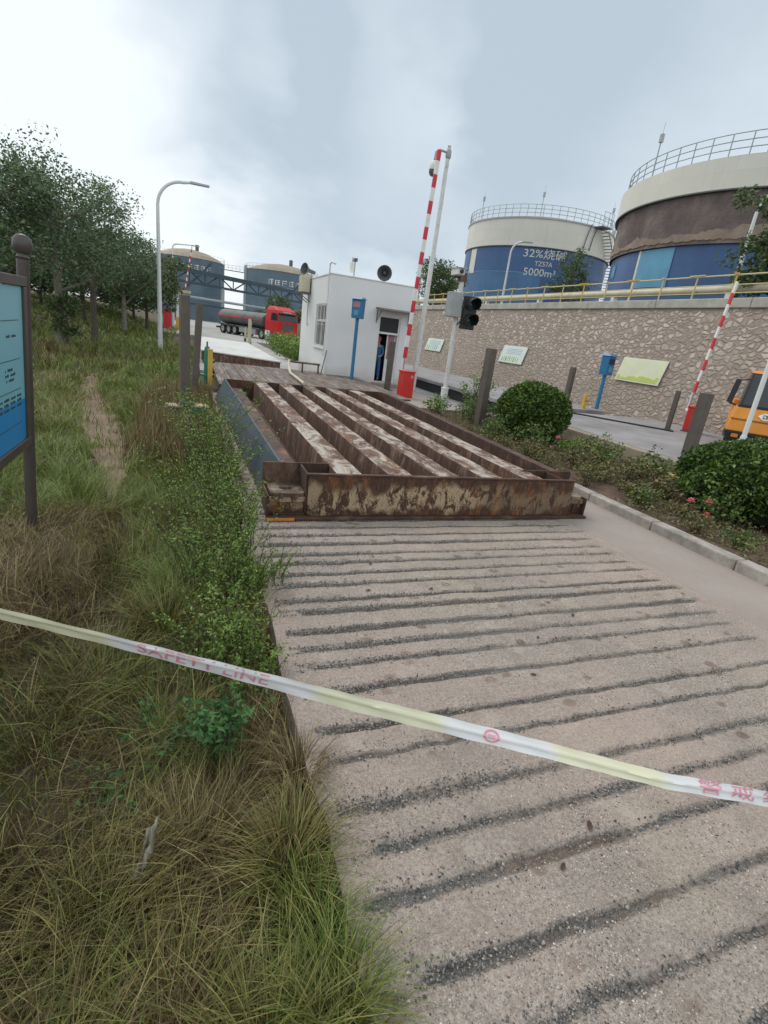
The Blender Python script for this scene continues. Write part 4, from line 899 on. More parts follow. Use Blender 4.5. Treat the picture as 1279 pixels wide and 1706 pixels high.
T = thing('pipeline', 'thick cream pipeline running on short stands behind the wall railing', 'pipe', (14.6, 0, 3.4))
obj('pipe', MB().tube([(0, -6, 0.72), (0, 62, 0.72)], 0.13, 12), M['cream'], T)
for i in range(14): obj('stand', MB().box((-0.08, -2 + i*4.6, 0), (0.08, -1.85 + i*4.6, 0.60)), M['cleanwhite'], T)
def poster(y0, y1, z0, z1, label, face, kind):
    T = thing('wall_poster', label, 'notice panel', (wx((z0+z1)/2) - 0.05, (y0+y1)/2, (z0+z1)/2), 0, 'notice panels fixed to the stone wall')
    hw = (y1-y0)/2; hh = (z1-z0)/2
    tilt = Matrix.Rotation(math.atan(0.27), 4, 'Y')
    obj('backing', MB().box((-0.012, -hw, -hh), (0.012, hw, hh)).move(tilt), M['posterframe'], T, 0.003)
    f = obj('print', MB().box((-0.0145, -hw + .03, -hh + .03), (-0.0121, hw - .03, hh - .03)).move(tilt), M[face], T)
    g = {}
    def add(mat, a, b, c, d): g.setdefault(mat, MB()).box((-0.0165 - 0.0004*len(g), -hw + 2*hw*a, -hh + 2*hh*b), (-0.0146, -hw + 2*hw*c, -hh + 2*hh*d))
    rr = random.Random(int(y0*10))
    if kind == 'lime':
        for i in range(15):
            a = .97 - .062*i; add('posterlime', a - .06, .05, a, .13 + .11*rr.random() + (.08 if i > 7 else 0))
    else:
        for i in range(9 if kind == 'icons' else 6):
            a = .90 - (.082 if kind == 'icons' else .12)*i; h_ = .14 + .16*rr.random() + (.12 if kind != 'icons' else 0)
            m = rr.choice(['postergreen', 'posterblue', 'posterlime']) if i < 7 else 'posterlime'
            add(m, a - .05, .09, a - .012, .09 + h_); add(m, a - .043, .10 + h_, a - .02, .15 + h_)
    for i in range(4 if kind != 'lime' else 5): add('posterframe' if kind == 'lime' else 'tanklight', .15, .80 - .09*i, .82 - .1*rr.random(), .82 - .09*i)
    for m, b in g.items(): obj('picture', b.move(tilt), M[m], f)
poster(26.15, 28.2, 1.19, 1.86, 'small white notice panel with green figures, farthest of three on the stone wall', 'posterwhite', 'green')
poster(18.45, 20.2, 1.20, 1.92, 'pale green notice panel with a row of small coloured figures, right of the traffic light', 'posterwhite', 'icons')
poster(11.55, 13.25, 1.23, 1.95, 'cream notice panel with a lime green lower edge, beside the shorter card reader', 'postercream', 'lime')

# ------------------------------------------------------------------ storage tanks on the terrace
def tank(loc, r, ztop, bands, label, nrail, rail_h):
    T = thing('storage_tank', label, 'storage tank', loc)
    for name, z0, z1, dr, mat, lb in bands:
        o = obj(name, MB().lathe([(r + dr, z0), (r + dr, z1)], 96), M[mat], T, ang=60)
        if lb: o['label'] = lb
    obj('roof', MB().lathe([(r + 0.14, ztop - 0.03), (r*.75, ztop + 0.55), (r*.4, ztop + 0.95), (0.001, ztop + 1.05)], 72), M['roofrust'], T, ang=60)
    obj('rim', MB().lathe([(r + 0.06, ztop - 0.12), (r + 0.18, ztop - 0.12), (r + 0.18, ztop + 0.02), (r + 0.06, ztop + 0.02)], 96), M['grey'], T)
    rl = MB()
    for z in (rail_h, rail_h*.68, rail_h*.36): rl.tube([((r + .05)*math.cos(2*PI*i/72), (r + .05)*math.sin(2*PI*i/72), ztop + z) for i in range(73)], 0.026, 5)
    rg = obj('railing', rl, M['pipe'], T)
    for i in range(nrail):
        a = 2*PI*i/nrail; obj('rail_post', MB().tube([((r + .05)*math.cos(a), (r + .05)*math.sin(a), ztop), ((r + .05)*math.cos(a), (r + .05)*math.sin(a), ztop + rail_h)], 0.03, 5), M['pipe'], rg)
    return T
def on_tank(r, th, z, off=0.0): return ((r + off)*math.cos(th), (r + off)*math.sin(th), z)
def patch(T, name, r, th0, th1, z0, z1, off, mat, jag=0.0, lbl=None):
    mb = MB(); n = 14; ro = random.Random(5)
    for i in range(n + 1):
        th = th0 + (th1-th0)*i/n; mb.v += [on_tank(r, th, z0 + jag*(ro.random() - .5), off), on_tank(r, th, z1 + jag*(ro.random() - .5), off)]
    for i in range(n): mb.f.append((2*i, 2*i+2, 2*i+3, 2*i+1)); mb.m.append(0); mb.sm.append(False)
    o = obj(name, mb, M[mat], T)
    if lbl: o['label'] = lbl
    return o
TB = tank((37.5, 56.7, 0), 8.0, 14.7, [('shell', 3.2, 12.05, 0.0, 'tankblue', None), ('band', 12.06, 14.66, 0.10, 'tankwhite', 'white upper band'), ('seam', 9.55, 9.62, 0.03, 'tanklight', None)],
          'blue storage tank with a white upper band and white lettering, behind the stone wall', 64, 1.15)
bl = obj('band_lip', MB().lathe([(8.0, 12.0), (8.14, 12.0), (8.14, 12.08), (8.0, 12.08)], 96), M['dgrey'], TB)
patch(TB, 'light_strip', 8.0, *{'txt_th': 4.24798394293813, 'z1': 11.620285495903568, 'z2': 10.720601984005492, 'z3': 9.915581368857103, 'strip_th': (3.0807825341944453, 3.221353536443616), 'strip_z': (9.45058061510006, 11.908273380231348), 'zone_th': (2.9051704709910005, 4.247334412085927), 'stair_th': 4.985805835987575, 'lamps_b': [3.2134244026033416, 4.091725366367857, 5.1568016395760115], 'p1_th': (3.0257724835283093, 3.292635271389146), 'p2_th': (2.624048141834379, 2.7100389699040304), 'p3_th': (3.006888560790321, 3.0257724835283093), 'lamps_r': [3.647485926872356, 2.944569579454843]}['strip_th'], *{'txt_th': 4.24798394293813, 'z1': 11.620285495903568, 'z2': 10.720601984005492, 'z3': 9.915581368857103, 'strip_th': (3.0807825341944453, 3.221353536443616), 'strip_z': (9.45058061510006, 11.908273380231348), 'zone_th': (2.9051704709910005, 4.247334412085927), 'stair_th': 4.985805835987575, 'lamps_b': [3.2134244026033416, 4.091725366367857, 5.1568016395760115], 'p1_th': (3.0257724835283093, 3.292635271389146), 'p2_th': (2.624048141834379, 2.7100389699040304), 'p3_th': (3.006888560790321, 3.0257724835283093), 'lamps_r': [3.647485926872356, 2.944569579454843]}['strip_z'], 0.03, 'tankwhite')
patch(TB, 'lighter_zone', 8.0, *{'txt_th': 4.24798394293813, 'z1': 11.620285495903568, 'z2': 10.720601984005492, 'z3': 9.915581368857103, 'strip_th': (3.0807825341944453, 3.221353536443616), 'strip_z': (9.45058061510006, 11.908273380231348), 'zone_th': (2.9051704709910005, 4.247334412085927), 'stair_th': 4.985805835987575, 'lamps_b': [3.2134244026033416, 4.091725366367857, 5.1568016395760115], 'p1_th': (3.0257724835283093, 3.292635271389146), 'p2_th': (2.624048141834379, 2.7100389699040304), 'p3_th': (3.006888560790321, 3.0257724835283093), 'lamps_r': [3.647485926872356, 2.944569579454843]}['zone_th'], 6.0, 9.5, 0.02, 'tankpale')  # paler blue area low on the left of the shell
def tank_text(T, body, hgt, th0, z0, r, sx=1.0):
    vs, fs = text_mesh(body, hgt, sx); mb = MB()
    for a, b in vs: mb.v.append(on_tank(r, th0 + a / r, z0 + b, 0.025))
    for f in fs: mb.f.append(f); mb.m.append(0); mb.sm.append(False)
    return obj('lettering', mb, M['tankwhite'], T)
tank_text(TB, '32%烧碱', 1.02, {'txt_th': 4.24798394293813, 'z1': 11.620285495903568, 'z2': 10.720601984005492, 'z3': 9.915581368857103, 'strip_th': (3.0807825341944453, 3.221353536443616), 'strip_z': (9.45058061510006, 11.908273380231348), 'zone_th': (2.9051704709910005, 4.247334412085927), 'stair_th': 4.985805835987575, 'lamps_b': [3.2134244026033416, 4.091725366367857, 5.1568016395760115], 'p1_th': (3.0257724835283093, 3.292635271389146), 'p2_th': (2.624048141834379, 2.7100389699040304), 'p3_th': (3.006888560790321, 3.0257724835283093), 'lamps_r': [3.647485926872356, 2.944569579454843]}['txt_th'], {'txt_th': 4.24798394293813, 'z1': 11.620285495903568, 'z2': 10.720601984005492, 'z3': 9.915581368857103, 'strip_th': (3.0807825341944453, 3.221353536443616), 'strip_z': (9.45058061510006, 11.908273380231348), 'zone_th': (2.9051704709910005, 4.247334412085927), 'stair_th': 4.985805835987575, 'lamps_b': [3.2134244026033416, 4.091725366367857, 5.1568016395760115], 'p1_th': (3.0257724835283093, 3.292635271389146), 'p2_th': (2.624048141834379, 2.7100389699040304), 'p3_th': (3.006888560790321, 3.0257724835283093), 'lamps_r': [3.647485926872356, 2.944569579454843]}['z1'] - .22, 8.0, 1.2)
tank_text(TB, 'TZ57A', 0.62, {'txt_th': 4.24798394293813, 'z1': 11.620285495903568, 'z2': 10.720601984005492, 'z3': 9.915581368857103, 'strip_th': (3.0807825341944453, 3.221353536443616), 'strip_z': (9.45058061510006, 11.908273380231348), 'zone_th': (2.9051704709910005, 4.247334412085927), 'stair_th': 4.985805835987575, 'lamps_b': [3.2134244026033416, 4.091725366367857, 5.1568016395760115], 'p1_th': (3.0257724835283093, 3.292635271389146), 'p2_th': (2.624048141834379, 2.7100389699040304), 'p3_th': (3.006888560790321, 3.0257724835283093), 'lamps_r': [3.647485926872356, 2.944569579454843]}['txt_th'], {'txt_th': 4.24798394293813, 'z1': 11.620285495903568, 'z2': 10.720601984005492, 'z3': 9.915581368857103, 'strip_th': (3.0807825341944453, 3.221353536443616), 'strip_z': (9.45058061510006, 11.908273380231348), 'zone_th': (2.9051704709910005, 4.247334412085927), 'stair_th': 4.985805835987575, 'lamps_b': [3.2134244026033416, 4.091725366367857, 5.1568016395760115], 'p1_th': (3.0257724835283093, 3.292635271389146), 'p2_th': (2.624048141834379, 2.7100389699040304), 'p3_th': (3.006888560790321, 3.0257724835283093), 'lamps_r': [3.647485926872356, 2.944569579454843]}['z2'] - .22, 8.0)
tank_text(TB, '5000m³', 0.98, {'txt_th': 4.24798394293813, 'z1': 11.620285495903568, 'z2': 10.720601984005492, 'z3': 9.915581368857103, 'strip_th': (3.0807825341944453, 3.221353536443616), 'strip_z': (9.45058061510006, 11.908273380231348), 'zone_th': (2.9051704709910005, 4.247334412085927), 'stair_th': 4.985805835987575, 'lamps_b': [3.2134244026033416, 4.091725366367857, 5.1568016395760115], 'p1_th': (3.0257724835283093, 3.292635271389146), 'p2_th': (2.624048141834379, 2.7100389699040304), 'p3_th': (3.006888560790321, 3.0257724835283093), 'lamps_r': [3.647485926872356, 2.944569579454843]}['txt_th'] - 0.03, {'txt_th': 4.24798394293813, 'z1': 11.620285495903568, 'z2': 10.720601984005492, 'z3': 9.915581368857103, 'strip_th': (3.0807825341944453, 3.221353536443616), 'strip_z': (9.45058061510006, 11.908273380231348), 'zone_th': (2.9051704709910005, 4.247334412085927), 'stair_th': 4.985805835987575, 'lamps_b': [3.2134244026033416, 4.091725366367857, 5.1568016395760115], 'p1_th': (3.0257724835283093, 3.292635271389146), 'p2_th': (2.624048141834379, 2.7100389699040304), 'p3_th': (3.006888560790321, 3.0257724835283093), 'lamps_r': [3.647485926872356, 2.944569579454843]}['z3'] - .24, 8.0, 1.1)
# stair platform and treads at the right-hand side of the blue tank
st = MB(); th = {'txt_th': 4.24798394293813, 'z1': 11.620285495903568, 'z2': 10.720601984005492, 'z3': 9.915581368857103, 'strip_th': (3.0807825341944453, 3.221353536443616), 'strip_z': (9.45058061510006, 11.908273380231348), 'zone_th': (2.9051704709910005, 4.247334412085927), 'stair_th': 4.985805835987575, 'lamps_b': [3.2134244026033416, 4.091725366367857, 5.1568016395760115], 'p1_th': (3.0257724835283093, 3.292635271389146), 'p2_th': (2.624048141834379, 2.7100389699040304), 'p3_th': (3.006888560790321, 3.0257724835283093), 'lamps_r': [3.647485926872356, 2.944569579454843]}['stair_th']
for i in range(26):
    a = th + 0.030 * i; z = 14.3 - 0.26 * i
    p0 = Vector(on_tank(8.0, a, z, 0.12)); p1 = Vector(on_tank(8.0, a, z, 0.95)); p2 = Vector(on_tank(8.0, a + 0.03, z, 0.95)); p3 = Vector(on_tank(8.0, a + 0.03, z, 0.12))
    st.add([p0, p1, p2, p3] + [p + Vector((0, 0, 0.05)) for p in (p0, p1, p2, p3)], [(0, 3, 2, 1), (4, 5, 6, 7), (0, 1, 5, 4), (1, 2, 6, 5), (2, 3, 7, 6), (3, 0, 4, 7)])
sw = obj('stairway', st, M['grey'], TB)
obj('stair_rail', MB().tube([on_tank(8.0, th + .03*i, 15.2 - .26*i, 0.95) for i in range(26)], 0.025, 5).tube([on_tank(8.0, th + .03*i, 14.3 - .26*i, 0.95) for i in range(26)], 0.05, 5), M['grey'], sw)
obj('landing', MB().add([on_tank(8.0, th + a, z, o) for z in (14.55, 14.65) for a, o in ((-.16, .0), (.0, .0), (.0, 1.2), (-.16, 1.2))], [(0, 1, 2, 3), (7, 6, 5, 4), (0, 4, 5, 1), (1, 5, 6, 2), (2, 6, 7, 3), (3, 7, 4, 0)]), M['dgrey'], sw)
cg = MB()
for a in (-.16, -.08, 0.0): cg.tube([on_tank(8.0, th + a, 14.65, 1.15), on_tank(8.0, th + a, 15.9, 1.15)], 0.03, 5)
for z in (15.3, 15.9): cg.tube([on_tank(8.0, th - .16, z, 1.15), on_tank(8.0, th - .08, z, 1.15), on_tank(8.0, th, z, 1.15)], 0.025, 5)
obj('landing_rail', cg, M['grey'], sw)
for a in (-0.22, -0.12): obj('conduit', MB().tube([on_tank(8.0, th + a, 14.75, 0.3), on_tank(8.0, th + a - 0.03, 13.6, 0.22), on_tank(8.0, th + a - 0.05, 12.4, 0.2)], 0.05, 6), M['dgrey'], TB)
def tanklamp(T, r, th, z0, h):
    o = obj('light_mast', MB().tube([on_tank(r, th, z0, 0.1), on_tank(r, th, z0 + h, 0.1)], 0.035, 6), M['pipe'], T)
    p = Vector(on_tank(r, th, z0 + h, 0.1)); obj('floodlight', MB().cbox(p, (0.18, 0.18, 0.42)).tube([p + Vector((0, 0, .2)), p + Vector((0, 0, 0.8))], 0.012, 5), M['grey'], o)
for a in {'txt_th': 4.24798394293813, 'z1': 11.620285495903568, 'z2': 10.720601984005492, 'z3': 9.915581368857103, 'strip_th': (3.0807825341944453, 3.221353536443616), 'strip_z': (9.45058061510006, 11.908273380231348), 'zone_th': (2.9051704709910005, 4.247334412085927), 'stair_th': 4.985805835987575, 'lamps_b': [3.2134244026033416, 4.091725366367857, 5.1568016395760115], 'p1_th': (3.0257724835283093, 3.292635271389146), 'p2_th': (2.624048141834379, 2.7100389699040304), 'p3_th': (3.006888560790321, 3.0257724835283093), 'lamps_r': [3.647485926872356, 2.944569579454843]}['lamps_b']: tanklamp(TB, 8.0, a, 14.6, 2.1)
TR = tank((34.2, 26.1, 0), 9.0, 12.25, [('shell', 3.2, 8.45, 0.0, 'tankblue', None), ('insulation', 8.3, 10.75, 0.16, 'insul', 'bare brown insulation'), ('band', 10.76, 12.2, 0.34, 'tankwhite', 'cream upper band')],
          'large tank with torn brown insulation between cream band and blue jacket', 60, 1.05)
obj('band_lip', MB().lathe([(9.1, 10.70), (9.38, 10.70), (9.38, 10.77), (9.1, 10.77)], 96), M['dgrey'], TR)
tm = MB(); n = 130; ro = random.Random(9)
lo = [8.44 + 0.10*ro.random() for i in range(n + 1)]; hi = [8.55 + 1.3*max(0.0, float(fbm(np.array(i*0.11), np.array(1.3), 3)) - .36) + .25*float(fbm(np.array(i*0.9), np.array(4.3), 8)) for i in range(n + 1)]
for i in range(n + 1):
    a = PI*0.78 + PI*0.72*i/n; tm.v += [on_tank(9.0, a, lo[i], 0.20), on_tank(9.0, a, hi[i], 0.22)]
for i in range(n): tm.f.append((2*i, 2*i+2, 2*i+3, 2*i+1)); tm.m.append(0); tm.sm.append(False)
obj('torn_edge', tm, M['insullight'], TR)
patch(TR, 'repaired_sheet', 9.0, *{'txt_th': 4.24798394293813, 'z1': 11.620285495903568, 'z2': 10.720601984005492, 'z3': 9.915581368857103, 'strip_th': (3.0807825341944453, 3.221353536443616), 'strip_z': (9.45058061510006, 11.908273380231348), 'zone_th': (2.9051704709910005, 4.247334412085927), 'stair_th': 4.985805835987575, 'lamps_b': [3.2134244026033416, 4.091725366367857, 5.1568016395760115], 'p1_th': (3.0257724835283093, 3.292635271389146), 'p2_th': (2.624048141834379, 2.7100389699040304), 'p3_th': (3.006888560790321, 3.0257724835283093), 'lamps_r': [3.647485926872356, 2.944569579454843]}['p1_th'], 6.2, 8.25, 0.03, 'tanklight')
patch(TR, 'bare_patch', 9.0, *{'txt_th': 4.24798394293813, 'z1': 11.620285495903568, 'z2': 10.720601984005492, 'z3': 9.915581368857103, 'strip_th': (3.0807825341944453, 3.221353536443616), 'strip_z': (9.45058061510006, 11.908273380231348), 'zone_th': (2.9051704709910005, 4.247334412085927), 'stair_th': 4.985805835987575, 'lamps_b': [3.2134244026033416, 4.091725366367857, 5.1568016395760115], 'p1_th': (3.0257724835283093, 3.292635271389146), 'p2_th': (2.624048141834379, 2.7100389699040304), 'p3_th': (3.006888560790321, 3.0257724835283093), 'lamps_r': [3.647485926872356, 2.944569579454843]}['p2_th'], 7.05, 7.85, 0.03, 'tanklight', 0.35)
patch(TR, 'sheet_joint', 9.0, *{'txt_th': 4.24798394293813, 'z1': 11.620285495903568, 'z2': 10.720601984005492, 'z3': 9.915581368857103, 'strip_th': (3.0807825341944453, 3.221353536443616), 'strip_z': (9.45058061510006, 11.908273380231348), 'zone_th': (2.9051704709910005, 4.247334412085927), 'stair_th': 4.985805835987575, 'lamps_b': [3.2134244026033416, 4.091725366367857, 5.1568016395760115], 'p1_th': (3.0257724835283093, 3.292635271389146), 'p2_th': (2.624048141834379, 2.7100389699040304), 'p3_th': (3.006888560790321, 3.0257724835283093), 'lamps_r': [3.647485926872356, 2.944569579454843]}['p3_th'], 5.0, 8.3, 0.035, 'tankwhite')
for a in {'txt_th': 4.24798394293813, 'z1': 11.620285495903568, 'z2': 10.720601984005492, 'z3': 9.915581368857103, 'strip_th': (3.0807825341944453, 3.221353536443616), 'strip_z': (9.45058061510006, 11.908273380231348), 'zone_th': (2.9051704709910005, 4.247334412085927), 'stair_th': 4.985805835987575, 'lamps_b': [3.2134244026033416, 4.091725366367857, 5.1568016395760115], 'p1_th': (3.0257724835283093, 3.292635271389146), 'p2_th': (2.624048141834379, 2.7100389699040304), 'p3_th': (3.006888560790321, 3.0257724835283093), 'lamps_r': [3.647485926872356, 2.944569579454843]}['lamps_r']: tanklamp(TR, 9.0, a, 12.2, 2.0)
# far tanks
def glyphs(T, r, th0, z0, hgt, n, sub=True):
    mb = MB(); rr = random.Random(n*31)
    for k in range(n):
        a0 = th0 + (k - (n-1)/2) * hgt*1.22 / r
        for (u0, v0, u1, v1) in [(-.42, -.42, -.28, .42), (-.2, .28, .42, .42), (-.1, -.06, .4, .06), (.1, -.42, .24, .3), (-.2, -.42, .42, -.3)][:3 + rr.randint(0, 2)]:
            u0 += rr.uniform(-.06, .06); v1 += rr.uniform(-.05, .05)
            q = [on_tank(r, a0 + u*hgt/r, z0 + v*hgt, 0.05) for u, v in ((u0, v0), (u1, v0), (u1, v1), (u0, v1))]; mb.add(q, [(0, 1, 2, 3)])
    if sub:
        for k in range(n*2):
            a0 = th0 + (k - n + .5) * hgt*.30 / r - .02; mb.add([on_tank(r, a0 + u*hgt*.1/r, z0 - hgt*.85 + v*hgt, 0.05) for u, v in ((-1, -.1), (1, -.1), (1, .1), (-1, .1))], [(0, 1, 2, 3)])
    return obj('lettering', mb, M['tankwhite'], T)
def fartank(loc, r, z, dome, th_txt, ztxt, label):
    T = thing('storage_tank', label, 'storage tank', loc, 0, 'far grey-blue domed tanks')
    obj('shell', MB().lathe([(r, 0), (r, z)], 64), M['fartank'], T, ang=60)
    obj('roof', MB().lathe([(r + .1, z), (r*.8, z + dome*.42), (r*.5, z + dome*.8), (r*.2, z + dome*.98), (.001, z + dome)], 56), M['farroof'], T, ang=60)
    rg = MB()
    for h in (.5, 1.0): rg.tube([(r*math.cos(2*PI*i/48), r*math.sin(2*PI*i/48), z + h) for i in range(49)], 0.02, 4)
    for i in range(36): a = 2*PI*i/36; rg.tube([(r*math.cos(a), r*math.sin(a), z), (r*math.cos(a), r*math.sin(a), z + 1.0)], 0.02, 4)
    obj('railing', rg, M['pipe'], T)
    obj('roof_vent', MB().tube([(1.5, -1, z + dome*.8), (1.5, -1, z + dome + 1.0)], 0.35, 8), M['dgrey'], T)
    s_ = MB(); n = 30
    for i in range(n): s_.tube([on_tank(r, th_txt - .55 + .036*i, z - .5 - (n - i)*.26 + .2, 0.25), on_tank(r, th_txt - .55 + .036*(i+1), z - .5 - (n - i - 1)*.26 + .2, 0.25)], 0.14, 4)
    obj('stairway', s_, M['truss'], T)
    obj('column', MB().box((-r - .35, -1.2, 0), (-r + .2, -0.6, z + .6)), M['pipe'], T)
    glyphs(T, r, th_txt, ztxt, 1.05, 6)
    return T
fartank((-0.3, 126, 0), 7.05, 11.6, 2.0, -PI/2 + 0.10, 9.9, 'far grey-blue domed tank at the end of the road, left of the other')
fartank((17.2, 114, 0), 7.1, 10.7, 1.8, -PI/2 + 0.02, 8.7, 'far grey-blue domed tank partly hidden by the white hut')
gw_ = thing('gangway', 'thin high walkway with railings between the two far tanks', 'walkway', (6.6, 123, 10.6))
obj('deck', MB().hexa([(0, 0, 0), (5.6, -8, -.6), (5.7, -7.4, -.6), (0.1, .6, 0), (0, 0, .12), (5.6, -8, -.48), (5.7, -7.4, -.48), (.1, .6, .12)]), M['truss'], gw_)
rb = MB()
for h in (.55, 1.05): rb.tube([(0, 0, h), (5.6, -8, h - .6)], 0.03, 4)
for i in range(9): u = i/8; rb.tube([(5.6*u, -8*u, -.6*u), (5.6*u, -8*u, -.6*u + 1.05)], 0.03, 4)
obj('railing', rb, M['pipe'], gw_)
T = thing('pipe_bridge', 'long blue-grey steel truss bridge carrying pipes across the yard behind the tanker', 'pipe bridge', (0, 69.0, 0), R(38.5))
zt, zb = 6.0, 4.75; cb = MB(); cb.box((-9, -.25, zt - .24), (40, .25, zt + .24)); cb.box((-9, -.12, zb - .14), (40, .12, zb + .14)); obj('chord', cb, M['truss'], T)
br = MB(); x = -9.0; k = 0
while x < 40:
    br.tube([(x, 0, zb), (x, 0, zt)], .09, 4); br.tube([(x, 0, zb if k % 2 else zt), (x + 2.2, 0, zt if k % 2 else zb)], .085, 4); x += 2.2; k += 1
obj('bracing', br, M['truss'], T)
obj('pipe', MB().tube([(-9, -.9, 3.15), (40, -.9, 3.15)], .15, 8), M['pipe'], T)
obj('pipe_tray', MB().box((-9, -1.2, 2.35), (40, -.6, 2.55)), M['truss'], T)
for x in (-3.2, 4.0, 13.0, 24.0): obj('column', MB().box((x - .14, -1.0, 0), (x + .14, -.72, zb - .1)), M['pipe'], T)
T = thing('storage_building', 'low beige building far behind the red cab', 'building', (15.0, 66, 0))
obj('wall', MB().box((-5, 0, 0), (9, 6, 3.0)), M['cream'], T); obj('roof', MB().box((-5.2, -.2, 3.001), (9.2, 6.2, 3.25)), M['roofrust'], T)
T = thing('far_gate', 'distant yellow and white barrier machine with a thin striped arm raised', 'barrier', (-1.0, 50, 0))
obj('cabinet', MB().box((-.22, -.2, .0), (.22, .2, 1.0)), M['yellow'], T, .02); obj('column', MB().box((-.18, -.15, 1.001), (.18, .15, 3.0)), M['cleanwhite'], T, .02)
obj('canopy', MB().box((-.3, -.3, 3.001), (1.0, .3, 3.2)), M['paleyellow'], T, .02)
am = MB(); n = 14
for i in range(n): am.cbox((0.55 + .04*i, -.1, 3.35 + .245*i), (.10, .05, .245), i % 2)
obj('arm', am, [M['redband'], M['cleanwhite']], T)
T = thing('red_cabinet', 'distant pinkish red steel cabinet beside the second lamp post', 'cabinet', (-1.85, 50, -.05))
obj('body', MB().box((-.33, -.3, 0), (.33, .3, 1.62)), M['redband'], T, .02); obj('door', MB().box((-.28, -.325, .08), (.28, -.301, 1.5)), M['redband'], T, .01)
T = thing('white_post', 'white steel pole rising behind the large clipped bush, in front of the orange truck', 'post', (8.5, 5.85, .34))
obj('shaft', MB().tube([(0, 0, 0), (0, 0, 2.0)], .037, 12), M['cleanwhite'], T); obj('collar', MB().tube([(0, 0, 0.0), (0, 0, .48)], .05, 12), M['cleanwhite'], T)
T = thing('orange_marker', 'short yellow-orange marker post on the lane edge, by the shorter card reader', 'post', (10.15, 11.6, .34))
obj('shaft', MB().box((-.05, -.04, 0), (.05, .04, .48)), M['yellow'], T, .006); obj('cross_piece', MB().box((-.03, -.045, .28), (.10, -.041, .33)), M['orange'], T)
hs = MB(); hs.tube([(8.3 + .55*math.sin(t_*.5) + .45*t_, 11.9 - .72*t_ + .1*math.sin(t_*1.7), .455 if 11.9 - .72*t_ > 11.2 else .36) for t_ in [i*.18 for i in range(24)]], .022, 6)
tag(obj('hose', hs, M['black']), 'black hose lying across the second lane in front of the stone wall', 'hose')

# ------------------------------------------------------------------ street lamps
def lamp(loc, h, arm, ang, label, bend=0.9, head=True, r=0.085, rise=0.02):
    T = thing('street_lamp', label, 'street lamp', loc, ang, 'street lamps along the road and terrace')
    obj('pole', MB().tube([(0, 0, 0), (0, 0, 0.6), (0, 0, h*.6), (0, 0, h - bend)], [r*1.15, r*1.1, r*.85, r*.72], 12), M['lampwhite'], T)
    pts = [(bend*(1 - math.cos(t_)), 0, h - bend + bend*math.sin(t_)) for t_ in [PI/2*i/10 for i in range(11)]] + [(arm, 0, h + rise)]
    obj('arm', MB().tube(pts, [r*.72]*11 + [r*.5], 10), M['lampwhite'], T)
    if head: hd_ = obj('lamp_head', MB().hexa([(arm - .1, -.09, h - .035), (arm + .62, -.11, h - .02), (arm + .62, .11, h - .02), (arm - .1, .09, h - .035), (arm - .1, -.07, h + .06), (arm + .62, -.08, h + .05), (arm + .62, .08, h + .05), (arm - .1, .07, h + .06)]), M['grey'], T, .015); hd_.location.z = rise - .02; hd_.rotation_euler = (0, 0, 0)
    obj('base_plate', MB().lathe([(.001, .03), (r*2.0, .03), (r*2.0, 0), ], 12), M['grey'], T)
lamp((-1.22, 24.76, -.06), 6.42, 1.30, 0.05, 'tall white street lamp with a curved arm standing in the grass, nearest on the left', .95, True, .085, .06)
lamp((-1.55, 55.5, 0.0), 7.2, 1.7, 0.0, 'farther white street lamp in line with the red cabinet', .35, True, .085, .10)
lamp((16.6, 40.0, 3.35), 3.95, .8, 0.4, 'small lamp showing above the wall between hut and mast', .5, True, .07)
lamp((20.6, 34.2, 3.35), 5.45, .75, -.55, 'white street lamp rising in front of the blue lettered tank', .75)
lamp((16.9, 13.7, 3.35), 4.25, 1.3, -.75, 'pale street lamp in front of the brown insulated tank, cut by the picture edge', .9, True, .07)

# ------------------------------------------------------------------ road tanker
T = thing('tanker_truck', 'grey road tanker with a red cab parked across the road end', 'truck', (3.30, 57.0, 0.0), math.atan2(-.89, .47))
def wheel(x, y, r=.46, w=.26):
    s = 1 if y > 0 else -1
    o = obj('wheel', MB().lathe([(r*.62, -w/2), (r*.95, -w/2), (r, -w*.3), (r, w*.3), (r*.95, w/2), (r*.62, w/2)], 24).move(Matrix.Translation((x, y, r)) @ Matrix.Rotation(R(90), 4, 'X')), M['rubber'], T)
    obj('rim', MB().lathe([(.001, -w*.2), (r*.3, -w*.35), (r*.63, -w*.4), (r*.63, w*.4), (r*.3, w*.35), (.001, w*.2)], 20).move(Matrix.Translation((x, y, r)) @ Matrix.Rotation(R(90), 4, 'X')), M['grey'], o)
for x in (1.0, 2.05, 3.1, 7.5, 9.45):
    for y in (-.86, .86): wheel(x, y)
tk = MB(); sec = [(-.02, .3), (0.06, .9), (.25, 1.0), (7.3, 1.0), (7.5, .9), (7.56, .3)]; n = 36; o = 0
for x, s_ in sec:
    for k in range(n): a = 2*PI*k/n; tk.v.append((x, 1.02*s_*math.cos(a), 1.60 + .70*s_*math.sin(a)))
for i in range(len(sec) - 1):
    for k in range(n): tk.f.append((i*n+k, i*n+(k+1) % n, (i+1)*n+(k+1) % n, (i+1)*n+k)); tk.m.append(0); tk.sm.append(True)
tk.f.append(tuple(range(n))); tk.m.append(0); tk.sm.append(False); tk.f.append(tuple(reversed(range((len(sec)-1)*n, len(sec)*n)))); tk.m.append(0); tk.sm.append(False)
tko = obj('tank', tk, M['tankgrey'], T)
